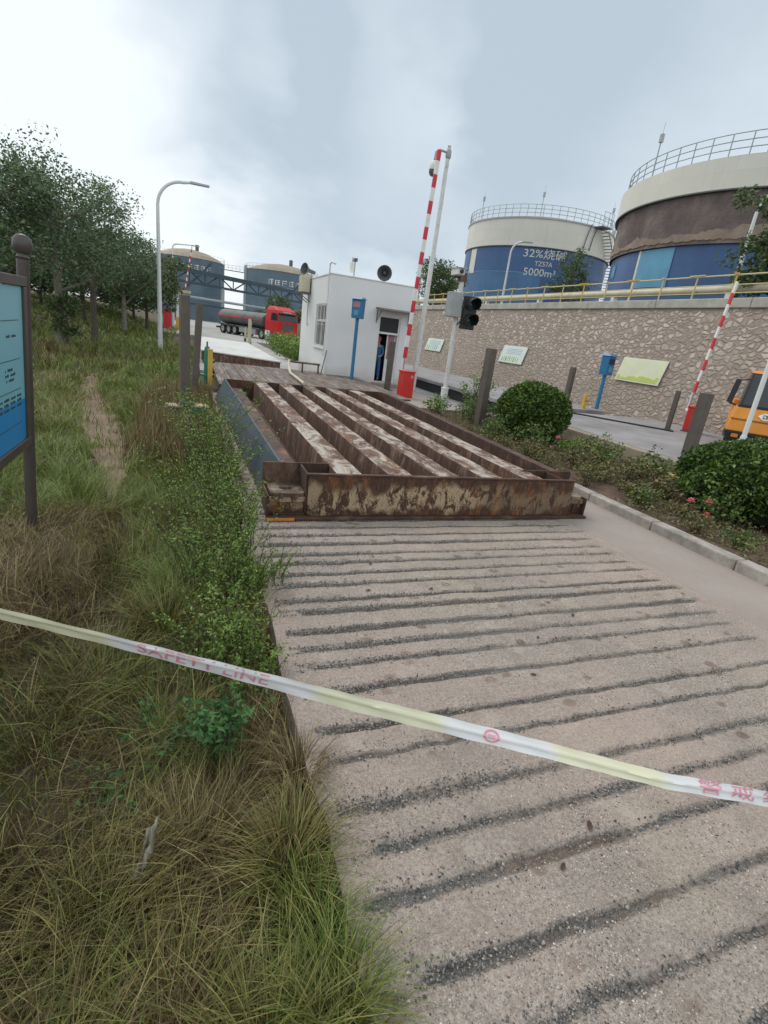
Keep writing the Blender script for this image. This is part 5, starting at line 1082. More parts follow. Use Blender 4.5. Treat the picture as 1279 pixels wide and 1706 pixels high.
for x in (2.4, 4.55, 6.2): 
    h_ = MB()
    for (x0, x1) in ((x, x + .07),):
        for k in range(n + 1): a = 2*PI*k/n; h_.v += [(x0, 1.035*math.cos(a), 1.60 + .715*math.sin(a)), (x1, 1.035*math.cos(a), 1.60 + .715*math.sin(a))]
    for k in range(n): h_.f.append((2*k, 2*k+1, 2*k+3, 2*k+2)); h_.m.append(0); h_.sm.append(True)
    obj('tank_strap', h_, M['dgrey'], tko)
def side_band(name, x0, x1, a0, a1, mat):
    b = MB(); m_ = 6
    for i in range(m_ + 1):
        a = a0 + (a1 - a0)*i/m_; b.v += [(x0, -1.03*math.cos(a), 1.60 + .71*math.sin(a)), (x1, -1.03*math.cos(a), 1.60 + .71*math.sin(a))]
    for i in range(m_): b.f.append((2*i, 2*i+1, 2*i+3, 2*i+2)); b.m.append(0); b.sm.append(True)
    return obj(name, b, M[mat], tko)
side_band('red_band', .3, 4.4, -.02, .17, 'redband'); side_band('red_band', 4.7, 7.2, -.02, .10, 'redband')
obj('catwalk', MB().box((.5, -.25, 2.30), (7.0, .25, 2.34)).box((5.2, -.25, 2.341), (5.8, .25, 2.5)), M['dgrey'], tko)
obj('chassis', MB().box((-.1, -.5, .62), (9.6, .5, .90)).box((.3, -.98, .80), (7.2, -.86, .92)).box((.3, .86, .80), (7.2, .98, .92)), M['dgrey'], T)
obj('side_guard', MB().box((3.9, -.98, .35), (4.9, -.9, .78)).box((5.2, -.98, .3), (6.6, -.5, .78)), M['grey'], T)
obj('rear_bumper', MB().box((-.25, -.95, .42), (-.12, .95, .6)), M['dgrey'], T)
cb = obj('cab', MB().hexa([(8.15, -1.06, .72), (10.1, -1.06, .72), (10.1, 1.06, .72), (8.15, 1.06, .72), (8.15, -1.06, 1.72), (10.1, -1.06, 1.72), (10.1, 1.06, 1.72), (8.15, 1.06, 1.72)])
   .hexa([(8.15, -1.06, 1.721), (10.1, -1.06, 1.721), (10.1, 1.06, 1.721), (8.15, 1.06, 1.721), (8.2, -.98, 2.62), (9.82, -.98, 2.62), (9.82, .98, 2.62), (8.2, .98, 2.62)])
   .hexa([(8.2, -.96, 2.621), (9.75, -.96, 2.621), (9.75, .96, 2.621), (8.2, .96, 2.621), (8.3, -.8, 2.92), (9.2, -.8, 2.92), (9.2, .8, 2.92), (8.3, .8, 2.92)]), M['truckred'], T, .03)
obj('windscreen', MB().hexa([(10.105, -.97, 1.74), (10.115, -.97, 1.74), (10.115, .97, 1.74), (10.105, .97, 1.74), (9.92, -.92, 2.34), (9.93, -.92, 2.34), (9.93, .92, 2.34), (9.92, .92, 2.34)]), M['glass'], cb)
for s in (-1, 1): obj('side_window', MB().hexa([(9.0, s*1.062, 1.76), (9.85, s*1.062, 1.76), (9.85, s*1.068, 1.76), (9.0, s*1.068, 1.76), (9.0, s*1.012, 2.35), (9.68, s*1.012, 2.35), (9.68, s*1.02, 2.35), (9.0, s*1.02, 2.35)]), M['glass'], cb)
obj('sun_visor', MB().box((9.86, -.95, 2.36), (10.12, .95, 2.44)), M['dgrey'], cb, .01)
obj('grille', MB().box((10.101, -.6, .98), (10.125, .6, 1.45)).box((10.101, -.7, 1.50), (10.13, .7, 1.56)), M['dgrey'], cb)
obj('bumper', MB().box((10.0, -1.08, .36), (10.22, 1.08, .74)), M['truckred'], T, .03)
for s in (-1, 1):
    obj('headlight', MB().box((10.221, s*.95 - .16, .50), (10.235, s*.95 + .16, .68)), M['cleanwhite'], T, .01)
    obj('mirror', MB().box((9.95, s*1.22 - .08, 1.75), (10.08, s*1.22 + .08, 2.25)).tube([(9.9, s*1.03, 2.2), (10.0, s*1.2, 2.25)], .02, 5), M['black'], cb)
obj('side_panel', MB().box((8.2, -1.07, .45), (8.9, -.9, .85)).box((8.2, .9, .45), (8.9, 1.07, .85)), M['cleanwhite'], T)
lt = MB()
for i in range(7): lt.box((9.9 + .0, -.45 + .13*i, 2.47), (9.91, -.37 + .13*i, 2.55))
obj('roof_lettering', lt, M['cleanwhite'], cb)

# ------------------------------------------------------------------ compact orange truck at the right edge
T = thing('orange_truck', 'orange truck cab with black bumper and mirrors at the right edge, by the stone wall', 'truck', (10.56, 6.90, .34), math.atan2(-.62, -.78))
hw = .64
cb = obj('cab', MB().hexa([(-1.15, -hw, .36), (-.02, -hw - .02, .36), (-.02, hw + .02, .36), (-1.15, hw, .36), (-1.15, -hw, .60), (-.05, -hw, .60), (-.05, hw, .60), (-1.15, hw, .60)])
   .hexa([(-1.15, -hw, .601), (-.05, -hw, .601), (-.05, hw, .601), (-1.15, hw, .601), (-1.15, -hw + .06, .84), (-.13, -hw + .08, .84), (-.13, hw - .08, .84), (-1.15, hw - .06, .84)])
   .hexa([(-1.15, -hw + .1, .841), (-1.02, -hw + .1, .841), (-1.02, hw - .1, .841), (-1.15, hw - .1, .841), (-1.15, -hw + .14, 1.5), (-1.02, -hw + .14, 1.5), (-1.02, hw - .14, 1.5), (-1.15, hw - .14, 1.5)])
   .hexa([(-1.15, -hw + .14, 1.501), (-.52, -hw + .14, 1.501), (-.52, hw - .14, 1.501), (-1.15, hw - .14, 1.501), (-1.12, -hw + .18, 1.56), (-.6, -hw + .18, 1.56), (-.6, hw - .18, 1.56), (-1.12, hw - .18, 1.56)]), M['truckorange'], T, .025)
pl = MB()
for s in (-1, 1): pl.tube([(-.16, s*(hw - .10), .85), (-.50, s*(hw - .16), 1.5)], .035, 6, sm=False)
pl.box((-.22, -hw + .1, .8405), (-.13, hw - .1, .885)); obj('windscreen_frame', pl, M['black'], cb)
obj('windscreen', MB().hexa([(-.185, -hw + .13, .886), (-.175, -hw + .13, .886), (-.175, hw - .13, .886), (-.185, hw - .13, .886), (-.52, -hw + .18, 1.49), (-.51, -hw + .18, 1.49), (-.51, hw - .18, 1.49), (-.52, hw - .18, 1.49)]), M['glass'], cb)
for s in (-1, 1):
    obj('side_window', MB().hexa([(-1.0, s*(hw - .085), .88), (-.3, s*(hw - .085), .88), (-.3, s*(hw - .08), .88), (-1.0, s*(hw - .08), .88), (-1.0, s*(hw - .135), 1.46), (-.55, s*(hw - .135), 1.46), (-.55, s*(hw - .13), 1.46), (-1.0, s*(hw - .13), 1.46)]), M['glass'], cb)
    mr = obj('mirror', MB().hexa([(-.12, s*(hw + .10) - .05, .90), (-.05, s*(hw + .10) - .05, .90), (-.05, s*(hw + .10) + .05, .90), (-.12, s*(hw + .10) + .05, .90), (-.14, s*(hw + .05) - .05, 1.36), (-.07, s*(hw + .05) - .05, 1.36), (-.07, s*(hw + .05) + .05, 1.36), (-.14, s*(hw + .05) + .05, 1.36)]).tube([(-.1, s*(hw - .04), .86), (-.1, s*(hw + .1), .90)], .02, 6).tube([(-.12, s*(hw + .04), 1.34), (-.3, s*(hw - .14), 1.38)], .014, 6), M['black'], cb, .012)
    obj('indicator', MB().box((-.005, s*(hw - .17) - .06, .245), (.012, s*(hw - .17) + .06, .315)), M['orange'], T, .006)
    for x in (-.45, -1.5):
        o = obj('wheel', MB().lathe([(.14, -.09), (.24, -.09), (.26, -.05), (.26, .05), (.24, .09), (.14, .09)], 20).move(Matrix.Translation((x, s*(hw - .16), .261)) @ Matrix.Rotation(R(90), 4, 'X')), M['rubber'], T)
        obj('rim', MB().lathe([(.001, -.05), (.145, -.08), (.145, .08), (.001, .05)], 16).move(Matrix.Translation((x, s*(hw - .16), .261)) @ Matrix.Rotation(R(90), 4, 'X')), M['grey'], o)
obj('bumper', MB().hexa([(-.5, -hw - .02, .20), (-.06, -hw + .04, .18), (-.06, hw - .04, .18), (-.5, hw + .02, .20), (-.5, -hw - .03, .355), (-.004, -hw - .03, .355), (-.004, hw + .03, .355), (-.5, hw + .03, .355)]), M['black'], T, .02)
obj('crease', MB().box((-.048, -hw + .03, .585), (-.043, hw - .03, .597)), M['dgrey'], cb)
bd = MB(); q = [(-.19, 0), (-.10, -.062), (.10, -.062), (.19, 0), (.10, .062), (-.10, .062)]
bd.prism(q, lambda a, b, t_: (-.085 - (b)*.33 + t_*.014, a, .71 + b), 1.0); bo = obj('badge', bd, M['cleanwhite'], cb)
b2 = MB()
for (a0, b0, a1, b1) in ((-.10, -.036, -.05, .036), (-.05, -.036, -.005, -.016), (.02, -.036, .05, .036), (.05, .018, .105, .036), (.05, -.036, .105, -.018), (.085, -.018, .105, .004)):
    b2.prism([(-a0, b0), (-a1, b0), (-a1, b1), (-a0, b1)], lambda a, b, t_: (-.0705 - b*.33 + t_*.004, a, .71 + b), 1.0)
obj('badge_letters', b2, M['dgrey'], bo)
obj('rear_body', MB().box((-1.85, -hw + .02, .45), (-1.2, hw - .02, .95)).box((-1.85, -.4, .25), (-1.16, .4, .449)), M['truckorange'], T, .02)
# ------------------------------------------------------------------ person in the hut doorway
T = thing('person', 'person in blue work coverall and red helmet standing in the hut doorway', 'person', (5.61, 16.27, .25), R(-25))
def skinned(name, nodes, edges, mat, parent, sub=2):
    me = bpy.data.meshes.new(name); me.from_pydata([n_[:3] for n_ in nodes], edges, []); me.materials.append(mat)
    o = bpy.data.objects.new(name, me); COL.objects.link(o); o.parent = parent
    sk = o.modifiers.new('skin', 'SKIN'); sk.use_smooth_shade = True
    for i, n_ in enumerate(nodes): me.skin_vertices[0].data[i].radius = (n_[3], n_[4] if len(n_) > 4 else n_[3])
    me.skin_vertices[0].data[0].use_root = True
    ss = o.modifiers.new('subsurf', 'SUBSURF'); ss.levels = sub; ss.render_levels = sub
    return o
H = 1.34; k = H / 1.75
def P(x, y, z, r, r2=None): return (x*k, y*k, z*k, r*k, (r2 or r)*k)
# facing -Y; right hand towards -X
nodes = [P(0,0,.95,.12,.10), P(0,0,1.15,.115,.09), P(0,.0,1.36,.13,.09), P(0,.0,1.47,.055,.055), P(0,-.01,1.56,.052,.058), P(0,-.015,1.64,.078,.095), P(0,-.01,1.72,.07,.085),
         P(-.09,0,.88,.085), P(-.10,-.01,.50,.058), P(-.10,.02,.10,.042), P(-.10,-.13,.035,.035,.03),
         P(.09,0,.88,.085), P(.10,-.02,.50,.058), P(.11,.02,.10,.042), P(.12,-.12,.035,.035,.03),
         P(-.17,0,1.40,.055), P(-.22,.02,1.14,.042), P(-.20,-.08,.90,.032), P(-.195,-.11,.83,.026,.02),
         P(.17,0,1.40,.055), P(.23,.0,1.15,.042), P(.17,-.18,1.02,.032), P(.14,-.25,1.00,.026,.02)]
edges = [(0,1),(1,2),(2,3),(3,4),(4,5),(5,6),(0,7),(7,8),(8,9),(9,10),(0,11),(11,12),(12,13),(13,14),(2,15),(15,16),(16,17),(17,18),(2,19),(19,20),(20,21),(21,22)]
def fingers(root, dirv, side):
    d = Vector(dirv).normalized(); s_ = Vector(side).normalized(); base = Vector(nodes[root][:3])/k
    for i, (off, ln) in enumerate(((-.024,.062),(-.008,.072),(.008,.068),(.022,.055))):
        a = len(nodes); p = base + d*.03 + s_*off
        nodes.append(P(*(p + d*ln*.5 + Vector((0,-.006,0))), .008)); nodes.append(P(*(p + d*ln + Vector((0,-.018,-.004))), .0065)); edges.append((root, a)); edges.append((a, a+1))
    a = len(nodes); p = base - s_*.03; nodes.append(P(*(p + d*.012), .009)); nodes.append(P(*(p - s_*.008 + d*.045), .0075)); edges.append((root, a)); edges.append((a, a+1))
fingers(18, (0, -.2, -1), (0, 1, -.1)); fingers(22, (-.6, -.8, .05), (0, .1, 1))
body = skinned('body', nodes, edges, M['skin'], T)
cn_ = [P(0,0,.95,.15,.115), P(0,0,1.15,.14,.105), P(0,.0,1.36,.152,.105), P(0,.0,1.435,.075,.07),
       P(-.09,0,.87,.10), P(-.10,-.01,.50,.078), P(-.10,.02,.10,.062), P(.09,0,.87,.10), P(.10,-.02,.50,.078), P(.11,.02,.10,.062),
       P(-.175,0,1.40,.068), P(-.22,.02,1.14,.056), P(-.20,-.075,.915,.046), P(.175,0,1.40,.068), P(.23,.0,1.15,.056), P(.175,-.17,1.03,.046)]
skinned('coverall', cn_, [(0,1),(1,2),(2,3),(0,4),(4,5),(5,6),(0,7),(7,8),(8,9),(2,10),(10,11),(11,12),(2,13),(13,14),(14,15)], M['coverall'], T)
obj('helmet', MB().lathe([(.125*k, 0), (.122*k, .012*k), (.108*k, .02*k), (.104*k, .06*k), (.08*k, .105*k), (.04*k, .125*k), (.001, .13*k)], 20, c=(0, -.012*k, 1.675*k)).box((-.07*k, -.165*k, 1.672*k), (.07*k, -.10*k, 1.684*k)), M['helmet'], T)
fc = MB()
for s in (-1, 1): fc.cbox((s*.032*k, -.108*k, 1.645*k), (.022*k, .012*k, .010*k))
fc.cbox((0, -.102*k, 1.585*k), (.045*k, .012*k, .008*k)); obj('face_features', fc, M['dark'], T)
ns = MB().hexa([(-.014*k, -.12*k, 1.605*k), (.014*k, -.12*k, 1.605*k), (.014*k, -.09*k, 1.605*k), (-.014*k, -.09*k, 1.605*k), (-.006*k, -.10*k, 1.645*k), (.006*k, -.10*k, 1.645*k), (.006*k, -.09*k, 1.645*k), (-.006*k, -.09*k, 1.645*k)])
for s in (-1, 1): ns.cbox((s*.082*k, 0, 1.63*k), (.018*k, .04*k, .055*k))
obj('nose_and_ears', ns, M['skin'], T)
for s, x, y in ((-1, -.10, -.04), (1, .11, -.04)): obj('boot', MB().hexa([((x-.05)*k, (y-.13)*k, 0), ((x+.05)*k, (y-.13)*k, 0), ((x+.045)*k, (y+.12)*k, 0), ((x-.045)*k, (y+.12)*k, 0), ((x-.04)*k, (y-.11)*k, .06*k), ((x+.04)*k, (y-.11)*k, .06*k), ((x+.045)*k, (y+.11)*k, .13*k), ((x-.045)*k, (y+.11)*k, .13*k)]), M['black'], T, .01)

# ------------------------------------------------------------------ plants
def leaves(C_, n_each, sig, size, flat=0.6, asp=0.5, droop=0.0):
    """diamond leaves scattered round the centres C_ (m,3); sig (m,) or scalar"""
    C_ = np.asarray(C_, float); m = len(C_); n = m * n_each
    ctr = np.repeat(C_, n_each, 0); sg = np.repeat(np.broadcast_to(np.asarray(sig, float), (m,)), n_each)
    v = rng.normal(0, 1, (n, 3)); v *= (rng.random((n, 1)) ** 0.33) / np.linalg.norm(v, axis=1, keepdims=True) * 1.5
    p = ctr + v * sg[:, None] * np.array([1, 1, .8])
    d = rng.normal(0, 1, (n, 3)); d[:, 2] = d[:, 2]*flat - droop; d /= np.linalg.norm(d, axis=1, keepdims=True)
    u = np.cross(d, rng.normal(0, 1, (n, 3))); u /= np.linalg.norm(u, axis=1, keepdims=True)
    s_ = size * rng.uniform(.6, 1.3, (n, 1))
    V = np.stack([p - d*s_*.5, p + u*s_*asp*.5, p + d*s_*.5, p - u*s_*asp*.5], 1).reshape(-1, 3)
    return V, np.arange(4*n).reshape(n, 4)
def branchy(h, r, base, nl, spread, ro):
    """trunk and limbs; returns MB and limb tips"""
    mb = MB(); lean = (ro.uniform(-.06, .06), ro.uniform(-.06, .06)); tr = .018*h + .03
    tp_ = [(lean[0]*z*(1 + .3*math.sin(z)), lean[1]*z, z) for z in np.linspace(-.1, h*.82, 9)]
    mb.tube(tp_, [tr*1.35] + [tr*(1 - .085*i) for i in range(8)], 8); tips = []
    for i in range(nl):
        z0 = base*.75 + (h*.78 - base*.75) * (i + ro.random()) / nl; a = i*2.4 + ro.uniform(-.4, .4)
        ln = spread * (1.05 - .55*abs(z0/h - .5)) * ro.uniform(.7, 1.1); b0 = Vector((lean[0]*z0, lean[1]*z0, z0))
        e_ = b0 + Vector((math.cos(a)*ln, math.sin(a)*ln, ln*ro.uniform(.3, .7))); md = b0.lerp(e_, .5) + Vector((0, 0, -.06*ln))
        mb.tube([b0, md, e_], [tr*.42, tr*.28, tr*.10], 6); tips += [e_, b0.lerp(e_, .7)]
        for j in range(2):
            e2 = md + Vector((math.cos(a + ro.choice((-.8, .8)))*ln*.5, math.sin(a + ro.choice((-.8, .8)))*ln*.5, ln*.45)); mb.tube([md, e2], [tr*.2, tr*.07], 5); tips.append(e2)
    tips.append(Vector(tp_[-1])); return mb, tips
def tree(loc, h, rad, base, label, seed, dens=1.0, leaf='leaf', size=.15, bark='bark', name='broadleaf_tree', group=None, nl=9):
    ro = random.Random(seed); T = thing(name, label, 'tree', loc, ro.uniform(0, 6), group)
    mb, tips = branchy(h, rad, base, nl, rad*.9, ro); obj('trunk', mb, M[bark], T)
    C_ = []
    for t_ in tips:
        for j in range(4):
            q = t_ + Vector((ro.gauss(0, .22), ro.gauss(0, .22), ro.gauss(.05, .2))) * rad
            if q.z > base*1.0 and q.z < h: C_.append(q)
    C_ = np.array([tuple(c) for c in C_]); sg = np.array([ro.uniform(.13, .25) for _ in C_]) * rad
    V, F = leaves(C_, int(52*dens), sg, size*1.05, asp=.5); fast('crown', V, F, M[leaf], T)
    return T
def G2(x, y): return (x, y, float(gh(x, y)))
LT = 'trees on the grass at the left'
tree(G2(-5.5, 18.6), 5.0, 1.7, 2.3, 'tall leafy tree at the left picture edge, above the board finial', 1, 1.5, 'leaf', .105, group=LT, nl=11)
tree(G2(-4.18, 21.2), 5.6, 1.75, 2.3, 'leaning pale-trunked tree with a shrub at its foot, nearest on the grass', 2, 1.4, 'leaf', .10, 'barkpale', group=LT, nl=11)
tree(G2(-3.62, 24.3), 5.6, 1.6, 2.3, 'dark-trunked tree standing right of the leaning pale trunk', 3, 1.4, 'leaf', .10, group=LT, nl=11)
tree(G2(-3.56, 34.5), 5.0, 1.8, 2.0, 'slim pale-trunked tree nearest the tall street lamp', 4, 1.3, 'leaf', .13, 'barkpale', group=LT, nl=11)
tree(G2(-2.9, 42.0), 4.8, 2.0, 1.4, 'low spreading tree reaching to the lamp post, farthest right of the grove', 5, 1.2, 'leaf2', .2, group=LT, nl=10)
tree(G2(-6.0, 37.0), 5.2, 2.3, 1.5, 'dark broad tree behind the slim pale trunk', 6, 1.1, 'leaf', .2, group=LT, nl=10)
tree(G2(-8.8, 31.0), 5.4, 2.4, 1.8, 'broad dark tree in the second row, behind the leaning pale trunk', 7, 1.1, 'leaf', .19, group=LT, nl=10)
tree(G2(-10.2, 25.0), 4.8, 2.1, 1.6, 'bushy tree low behind the notice board', 8, 1.0, 'leaf2', .17, group=LT, nl=10)
for i, (x, y, h, r) in enumerate(((-9.5, 43, 3.6, 2.0), (-13, 40, 4.2, 2.4), (-6.8, 47, 4.2, 2.2), (-16.5, 36, 4.4, 2.5), (-4.6, 52, 4.6, 2.2), (-12, 50, 4.8, 2.6), (-8.8, 54, 5.2, 2.4))):
    tree(G2(x, y), h, r, .5, 'dark bushy tree in the dense back row of the grove', 20 + i, 1.2, 'leaf', .24, name='background_tree', group='dense trees closing the grass behind the grove', nl=9)
tree(G2(-3.95, 21.0), 1.9, .55, .3, 'small leafy sapling against the foot of the leaning pale trunk', 31, .35, 'leaf2', .10, name='sapling', nl=7)
tree((15.2, 10.9, 3.35), 3.1, 1.15, .5, 'green tree behind the railing in front of the brown tank', 41, 1.7, 'leaf2', .12, nl=9)
tree((15.6, 9.2, 3.35), 2.5, 1.0, .4, 'dark low tree behind the railing at the right picture edge', 42, 1.3, 'leaf', .12, nl=8)
tree((16.0, 21.0, 3.35), 2.7, .8, .4, 'thin see-through tree in front of the blue tank lettering', 43, .6, 'leaf2', .10, nl=8)
tree((15.3, 33.5, 3.35), 3.3, 1.2, .6, 'loose tree above the far end of the wall, left of the mast', 44, .7, 'leaf2', .14, nl=9)
tree((18.0, 39.0, 3.35), 3.6, 1.5, .6, 'loose dark tree above the wall between mast and traffic light', 45, .8, 'leaf', .15, nl=9)
tree((9.5, 62, 0), 4.3, 1.8, .8, 'distant tree just showing over the hut roof', 46, .8, 'leaf2', .2, nl=8)
def shrub(name, loc, rx, ry, h, n, size, mats, label, cat='shrub', group=None, flowers=0, seed=0, stems=9, asp=.6, wild=.35, blooms=()):
    ro = random.Random(seed + 100); T = thing(name, label, cat, loc, ro.uniform(0, 6), group); sm_ = MB(); C_ = []
    for i in range(stems):
        a = i*2.4 + ro.uniform(-.5, .5); rr = math.sqrt((i + .5)/stems); ex, ey = math.cos(a)*rx*rr, math.sin(a)*ry*rr
        ez = h*(1 - .45*rr*rr)*ro.uniform(1 - wild, 1.08); md = (ex*.35, ey*.35, ez*.55)
        sm_.tube([(ex*.12, ey*.12, -.05), md, (ex, ey, ez)], [.012*h + .004, .008*h + .003, .003], 5)
        for u in (.35, .55, .72, .88, 1.0): C_.append((ex*(.12 + .88*u), ey*(.12 + .88*u), ez*(.15 + .85*u)))
    obj('stems', sm_, M['stem'], T)
    V, F = leaves(np.array(C_), max(2, int(n/len(C_))), .21*max(rx, ry), size, asp=asp); fast('foliage', V, F, M[mats], T)
    if blooms: T.rotation_euler = (0, 0, 0)
    for i in range(flowers + len(blooms)):
        c = Vector(blooms[i]) - Vector(loc) if i < len(blooms) else Vector(C_[ro.randrange(len(C_))]) + Vector((ro.uniform(-.08, .08), -.08 - .1*ro.random(), .07))
        fm = MB(); rr = .050*ro.uniform(.85, 1.15)
        for r_ in range(3):
            for j in range(6):
                a = j*PI/3 + r_*.5; q = rr*(1 - .25*r_); zz = .012*r_
                d1 = Vector((math.cos(a), math.sin(a), .25 + .35*r_)); s1 = Vector((-math.sin(a), math.cos(a), 0)); b0 = c + Vector((0, 0, zz))
                fm.add([b0, b0 + d1*q*.6 + s1*q*.45, b0 + d1*q, b0 + d1*q*.6 - s1*q*.45], [(0, 1, 2, 3)])
        obj('flower', fm, M['petal'], T)
    return T
def topiary(loc, r, rz_, label, seed):
    T = thing('clipped_bush', label, 'bush', loc, 0, 'round clipped bushes in the flower bed'); ro = np.random.default_rng(seed)
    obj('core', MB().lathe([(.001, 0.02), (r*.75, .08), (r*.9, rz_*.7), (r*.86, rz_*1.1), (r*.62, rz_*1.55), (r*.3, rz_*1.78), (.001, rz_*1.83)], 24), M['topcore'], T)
    n = 26000; v = ro.normal(0, 1, (n, 3)); v /= np.linalg.norm(v, axis=1, keepdims=True); v = v[v[:, 2] > -.85]; n = len(v)
    lump = 1 + .22*(fbm(v[:, 0]*2.1 + 5, v[:, 1]*2.1 + v[:, 2]*1.7, seed) - .5) + .10*(vnoise(v[:, 0]*9 + 3, v[:, 1]*9 + v[:, 2]*8, seed) - .5)
    p = v * (lump * (ro.uniform(.88, 1.02, n) + (ro.random(n) > .985)*ro.uniform(.02, .10, n)))[:, None] * np.array([r, r, rz_]) + np.array([0, 0, rz_*.95])
    d = v*.7 + ro.normal(0, .6, (n, 3)); d /= np.linalg.norm(d, axis=1, keepdims=True); u = np.cross(d, ro.normal(0, 1, (n, 3))); u /= np.linalg.norm(u, axis=1, keepdims=True)
    s_ = .046*ro.uniform(.45, 1.6, (n, 1)); V = np.stack([p - d*s_*.5, p + u*s_*.3, p + d*s_*.6, p - u*s_*.3], 1).reshape(-1, 3)
    fast('foliage', V, np.arange(4*n).reshape(n, 4), M['topiary'], T)
    obj('stem', MB().tube([(0, 0, -.1), (0, 0, .2)], .05, 8), M['bark'], T)
topiary((6.22, 8.45, .03), .69, .58, 'round clipped dark green bush behind the rusty frame, by the thick brown post', 3)
topiary((6.62, 4.22, .03), .86, .50, 'large clipped dark green bush at the right edge with pink roses before it', 4)
RG = 'low shrubs along the flower bed'
for i, (x, y, rx, h, n, mt_, lab, fl) in enumerate((
    (5.75, 3.95, .34, .50, 700, 'rose', 'rose shrub with bright pink blooms before the large clipped bush', ((5.5, 3.917, 0.313), (5.5, 3.892, 0.162), (5.5, 4.133, 0.253))),
    (6.15, 3.2, .32, .36, 600, 'rose', 'low rose shrub with a pink bloom at the right picture edge', ((5.75, 3.643, 0.017),)),
    (5.85, 7.75, .40, .52, 900, 'rose', 'leafy shrub with one pale pink bloom before the round clipped bush', 1),
    (5.35, 8.25, .36, .44, 800, 'rose', 'green shrub growing against the right side of the rusty frame', 0),
    (6.0, 10.3, .55, .62, 1400, 'rose', 'dense green shrub right of the traffic light pole', 0),
    (6.5, 11.2, .42, 1.3, 900, 'weed', 'bright green shrub behind the traffic light pole', 0),
    (6.55, 6.75, .40, .46, 800, 'rose', 'green leafy shrub between the round bush and the yellow edge pipe', 0),
    (6.75, 5.85, .36, .42, 700, 'rose', 'green leafy shrub just left of the thick brown post foot', 0),
    (5.75, 6.45, .36, .38, 700, 'roseolive', 'dry tan-green shrub left of centre in the flower bed', 0),
    (5.3, 6.9, .32, .34, 600, 'roseolive', 'withered shrub next to the end of the rusty frame', 0),
    (6.05, 5.6, .38, .36, 700, 'roseolive', 'dry olive shrub in the middle of the flower bed', 0),
    (5.45, 5.6, .30, .28, 500, 'roseolive', 'small dry shrub beside the kerb near the frame corner', 0),
    (5.95, 4.85, .32, .32, 500, 'roseolive', 'brown-tipped dry shrub left of the pink roses', 0),
    (5.35, 4.75, .26, .22, 350, 'roseolive', 'lowest dry shrub close to the kerb', 0),
    (6.3, 7.2, .3, .34, 500, 'weed', 'light green shrub in front of the round clipped bush on its right', 0),
    (6.6, 5.1, .3, .36, 500, 'rose', 'green shrub touching the left side of the large clipped bush', 0))):
    shrub('rose_shrub', (x, y, .05), rx, rx, h, n, .052, mt_, lab, group=RG, flowers=fl if not isinstance(fl, tuple) else 0, seed=i, blooms=fl if isinstance(fl, tuple) else ())
for i in range(14):
    y = 3.3 + i*.42; shrub('scrub_plant', (5.02 + .5*random.random(), y, .05), .24, .22, random.uniform(.16, .30), 420, .034, 'roseolive' if i % 3 else 'rose', 'low dry scrub plant close behind the kerb of the flower bed', 'shrub', 'low scrub plants behind the kerb', 0, 200 + i, 10)
shrub('rose_shrub', (5.45, 11.0, .05), .35, .35, .45, 800, .05, 'weed', 'green shrub at the left foot of the traffic light pole', group=RG, seed=301)
shrub('rose_shrub', (6.9, 9.9, .05), .4, .4, .5, 900, .05, 'rose', 'green shrub by the lane between brown post and traffic light', group=RG, seed=302)
n = 5200; bx_ = rng.uniform(4.9, 7.2, n); by_ = rng.uniform(2.5, 12.5, n); kp = (fbm(bx_*1.6, by_*1.6, 61) > .33) & (by_ < 11.3)
V, F = leaves(np.stack([bx_, by_, .08 + .04*rng.random(n)], 1)[kp], 5, .06, .035, asp=.5)
tag(fast('ground_cover', V, F, M['roseolive']), 'sparse dry ground cover on the flower bed soil', 'ground cover', kind='stuff')
for i, (x, y, r, h) in enumerate(((5.0, 25.2, 1.0, .95), (5.3, 28.5, 1.1, 1.0), (5.2, 32.0, 1.1, 1.05), (5.6, 35.5, 1.2, 1.1))):
    shrub('hedge_bush', (x, y, -.05), r, r*1.3, h, 2600, .11, 'weed', ('green hedge bush touching the left wall of the hut', 'second hedge bush back from the hut, below the red cab', 'third hedge bush back from the hut, beside the tan posts', 'farthest hedge bush beside the tanker')[i], 'hedge', 'hedge bushes between road and hut', 0, 60 + i, 16)
